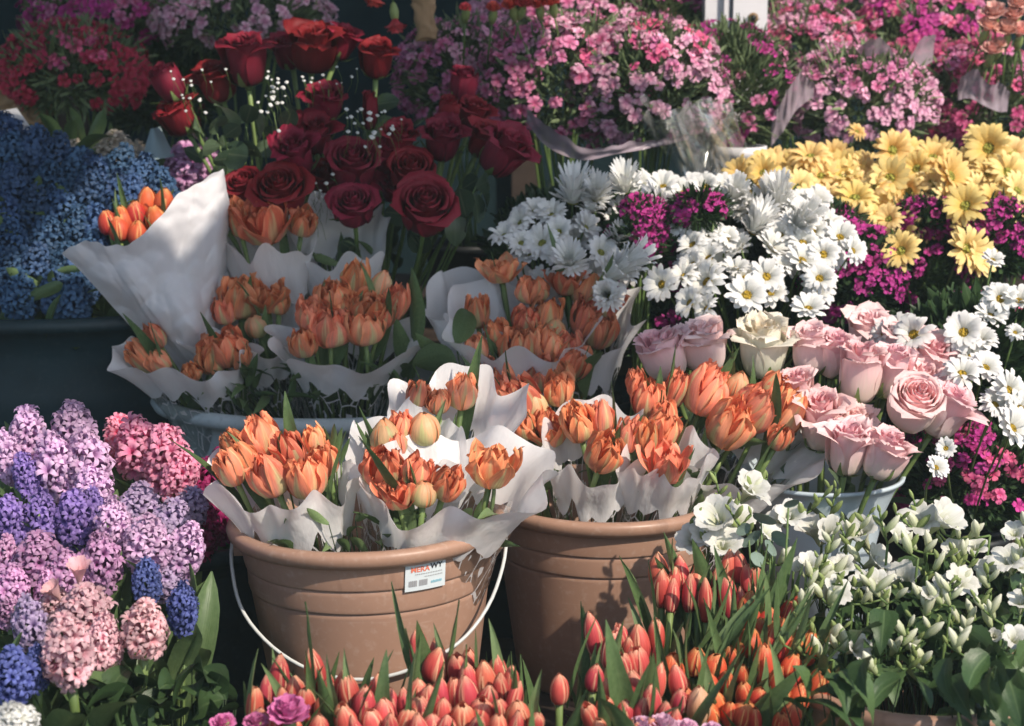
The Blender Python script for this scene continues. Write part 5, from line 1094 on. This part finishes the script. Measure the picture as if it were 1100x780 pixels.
def cello(lab, cx, cy, Y, w, h, seed):
    C = at(cx, cy, Y); k = mpp(Y); g = []; n = 90; rn = random.Random(seed); mb = MB()
    for L_ in range(2):
        g = []; a0 = rn.uniform(-.3, .3); wl = w * rn.uniform(.8, 1.1); ox = rn.uniform(-.2, .2) * w; oy = -.012 * L_
        for i in range(n + 1):
            v = i / n
            for j in range(n + 1):
                u = j / n - .5; sp = .45 + .75 * v
                x = (u * sp * wl + ox * (1 - v) + 14 * sin(v * 5 + L_)) * k; z = ((v - .5) * h * (1 + .2 * sin(u * 9 + L_ * 2))) * k
                q = Vector((x * 24 + z * 6 + L_ * 3, seed, z * 5)); y = -.05 * v + oy
                for fq, am in ((.7, .045), (1.7, .020), (3.4, .004)): y += am * (1 - 2.6 * abs(noise.noise(q * fq)))
                r = Vector((x, y, z)); g.append(r + Vector((.35 * y * cos(L_), 0, .3 * y)))
        mb.grid(g, n, n)
    o = obj('cellophane_wrap', mb.mesh('cellophane_wrap', M['cello'])); o.location = C; return tag(o, lab, 'cellophane')
cello('crumpled clear cellophane under the leafy magenta phlox plant', 755, 155, 2.95, 95, 85, 3)
crumple('kraft_paper', 'crumpled brown kraft paper hanging at the top right of the roses', 458, 8, 3.15, 40, 70, M['kraft'], 9, 'kraft paper', .9, .55)
crumple('kraft_paper', 'brown kraft paper behind the phlox at the left of the post', 735, -2, 3.56, 60, 40, M['kraft'], 19, 'kraft paper', .9, .9)
crumple('kraft_paper', 'pinkish brown paper wrap at the left edge above the blue hyacinths', 20, 105, 3.30, 90, 70, M['kraft'], 29, 'kraft paper', .9, .9)
# white pot under the phlox by the yellow daisies
c = at(798, 200, 3.02); t = thing('flower_pot', (c.x, c.y + .05, Z3 + .001), 'pale grey pot partly hidden behind the yellow daisies below the phlox', 'flower pot'); m = MB(); m.lathe([(0, 0), (.04, 0), (.05, .2), (.054, .2), (.054, .215), (.048, .215), (.04, .01), (0, .01)], 40)
H = at(798, 160, 3.02).z - Z3; m = MB(); m.lathe([(0, 0), (.034, 0), (.040, H - .02), (.043, H - .02), (.043, H), (.038, H), (.03, .01), (0, .01)], 40); part('body', m.mesh('body', M['post']), t)
# folded white paper and blue-grey paper at the left
def sheet(name, lab, quad, mat, Y, cat='wrapping paper'):
    P = [at(x, y, Y + dy) for x, y, dy in quad]; g = []; n = 14; o0 = P[0]
    for i in range(n + 1):
        for j in range(n + 1):
            u, v = j / n, i / n; p = (P[0] * (1 - u) + P[1] * u) * (1 - v) + (P[3] * (1 - u) + P[2] * u) * v
            g.append(p + Vector((0, -.02 * sin(pi * u) + .004 * noise.noise(p * 30), 0)) - o0)
    mb = MB(); mb.grid(g, n, n); o = obj(name, mb.mesh(name, mat)); o.location = o0; tag(o, lab, cat)
sheet('folded_paper', 'folded white paper corner above the blue hyacinths at the left edge', [(-12,160,0),(48,158,0),(18,116,.05),(-12,120,.08)], M['paper'], 2.93)
sheet('folded_paper', 'pale blue paper point left of the red roses', [(152,172,0),(188,168,0),(172,136,.03),(162,138,.03)], M['greypaper'], 2.96)
# carnations
def carn_mesh(seed, layers=3):
    rn = random.Random(seed); m = MB()
    for L in range(layers):
        for k in range(9):
            r = .5 * (1 - .25 * L); petal(m, [0, .4, .8, 1], [.03, r * .35, r * .8, r * rn.uniform(.9, 1.1)], [0, .32, .5 + L * .1, .55 + L * .12 + rn.uniform(-.05, .06)], ([0, .4, .8, 1], [.03, .09, .2, .17]), k * .7 + L * .4 + rn.uniform(-.2, .2), 6, 5, 1.3, .2, 0, .09, 7, tint=(rn.random(), 1), seed=seed + k)
    return m
CR = carn_mesh(3).mesh('carnation_bloom', PH['coral'])
M['peach_c'] = petal_mat('peach_carnation_petal', (.72, .30, .26), (.90, .55, .48), rough=.6, streak=.2, var=.2); CP = carn_mesh(4).mesh('carnation_bloom', M['peach_c'])
def carnation(px, py, w, h, Y, d, me, lab, L=.12, cal=True):
    c = at(px, py, Y); k = mpp(Y); d = Vector(d).normalized(); p = c - d * h * k * .5; b = p - d * L; t = thing('carnation', b, lab, 'carnation', 'carnations hanging and standing at the back'); part('bloom', me, t, axis_matrix(p, d, rnd.uniform(0, 6), (w * k, w * k, h * k)))
    part('calyx', BUDG, t, axis_matrix(p - d * .022, d, 0, (.034, .034, .034))); mb = MB(); mb.tube([(0, 0, 0), d * L - d * .02], .0016, 6); part('stem', mb.mesh('stem', M['stem']), t)
carnation(425, 28, 24, 22, 3.05, (.1, -.1, -1), CR, 'red carnation hanging upside down above the roses')
carnation(402, 1, 24, 18, 3.06, (-.2, -.1, -1), CR, 'red carnation cut by the top edge above the roses')
pc_ = [(1068,12,28,26),(1090,14,24,28),(1062,26,24,22),(1082,30,28,24),(1066,52,24,20),(1096,32,20,24),(1094,2,24,20),(1074,46,16,16)]
for (x, y, w, h), lb in zip(pc_, place_labels(pc_, 'peach pink carnation', 'the top right corner')): carnation(x, y, w, h, 3.12, (rnd.uniform(-.3, .3), -.5, .9), CP, lb)
cc = [(548,4,20,18),(562,2,20,18),(530,8,16,16),(578,3,20,16),(592,1,20,16),(500,8,14,12)]
for (x, y, w, h), lb in zip(cc, place_labels(cc, 'small coral red carnation', 'the top edge strip')): carnation(x, y, w, h, 3.02, (rnd.uniform(-.3, .3), -.6, .9), CR, lb)
dk = [(310,765,50,44),(275,776,30,24),(240,776,30,20)]
M['peony'] = petal_mat('purple_pink_petal', (.4, .03, .18), (.72, .22, .44), rough=.6, streak=.2, var=.2); PEO = carn_mesh(6, 4).mesh('carnation_bloom', M['peony'])
for (x, y, w, h), lb in zip(dk, place_labels(dk, 'purple pink ruffled flower', 'the bottom edge')): carnation(x, y, w, h, 1.66, (rnd.uniform(-.2, .2), -.3, 1), PEO, lb, .3)
M['lp'] = petal_mat('light_purple_petal', (.6, .2, .4), (.8, .5, .66), rough=.6, streak=.2, var=.2); LPM = carn_mesh(7, 4).mesh('carnation_bloom', M['lp'])
dk = [(690,780,34,24),(712,778,34,26),(738,782,30,22),(765,784,26,20)]
for (x, y, w, h), lb in zip(dk, place_labels(dk, 'light pink ruffled flower', 'the bottom edge by coral tulips')): carnation(x, y, w, h, 1.68, (rnd.uniform(-.2, .2), -.3, 1), LPM, lb, .3)
# peach funnel flowers among the hyacinths
M['salmon'] = petal_mat('salmon_funnel_petal', (.78, .50, .46), (.88, .52, .54), rough=.5, transl=.3, streak=.1); FUN = freesia_mesh(9, .30).mesh('funnel_bloom', M['salmon'])
for (x, y, w, h, dx, lb) in ((85, 622, 34, 46, .1, 'salmon pink funnel flower standing above the pink hyacinths'), (62, 640, 30, 34, -.5, 'salmon pink funnel flower tilted left above the pink hyacinths')):
    c = at(x, y, 1.90); k = mpp(1.9); d = Vector((dx, -.35, 1)).normalized(); b = Vector((c.x, 1.95, .15)); t = thing('funnel_flower', b, lb, 'flower'); p = c - d * h * k * .5
    part('bloom', FUN, t, axis_matrix(p, d, .5, (w * k * .8, w * k * .8, h * k * 1.1))); part('stem', stem_mesh(b, p, d, .002, M['stem']), t)

# thin teal volume, added to lift the blacks like a faded print
m = MB(); m.box((-62, -62, -1.2), (62, 62, 3)); hm = bpy.data.materials.new('lift_haze'); hm.use_nodes = True; nt = hm.node_tree; nt.nodes.remove(nt.nodes['Principled BSDF']); pv = nt.nodes.new('ShaderNodeVolumePrincipled'); pv.inputs['Color'].default_value = (.74, .92, .95, 1); pv.inputs['Density'].default_value = .0075; nt.links.new(pv.outputs[0], nt.nodes['Material Output'].inputs['Volume'])
tag(obj('lift_haze', m.mesh('lift_haze', hm, False)), kind='stuff')
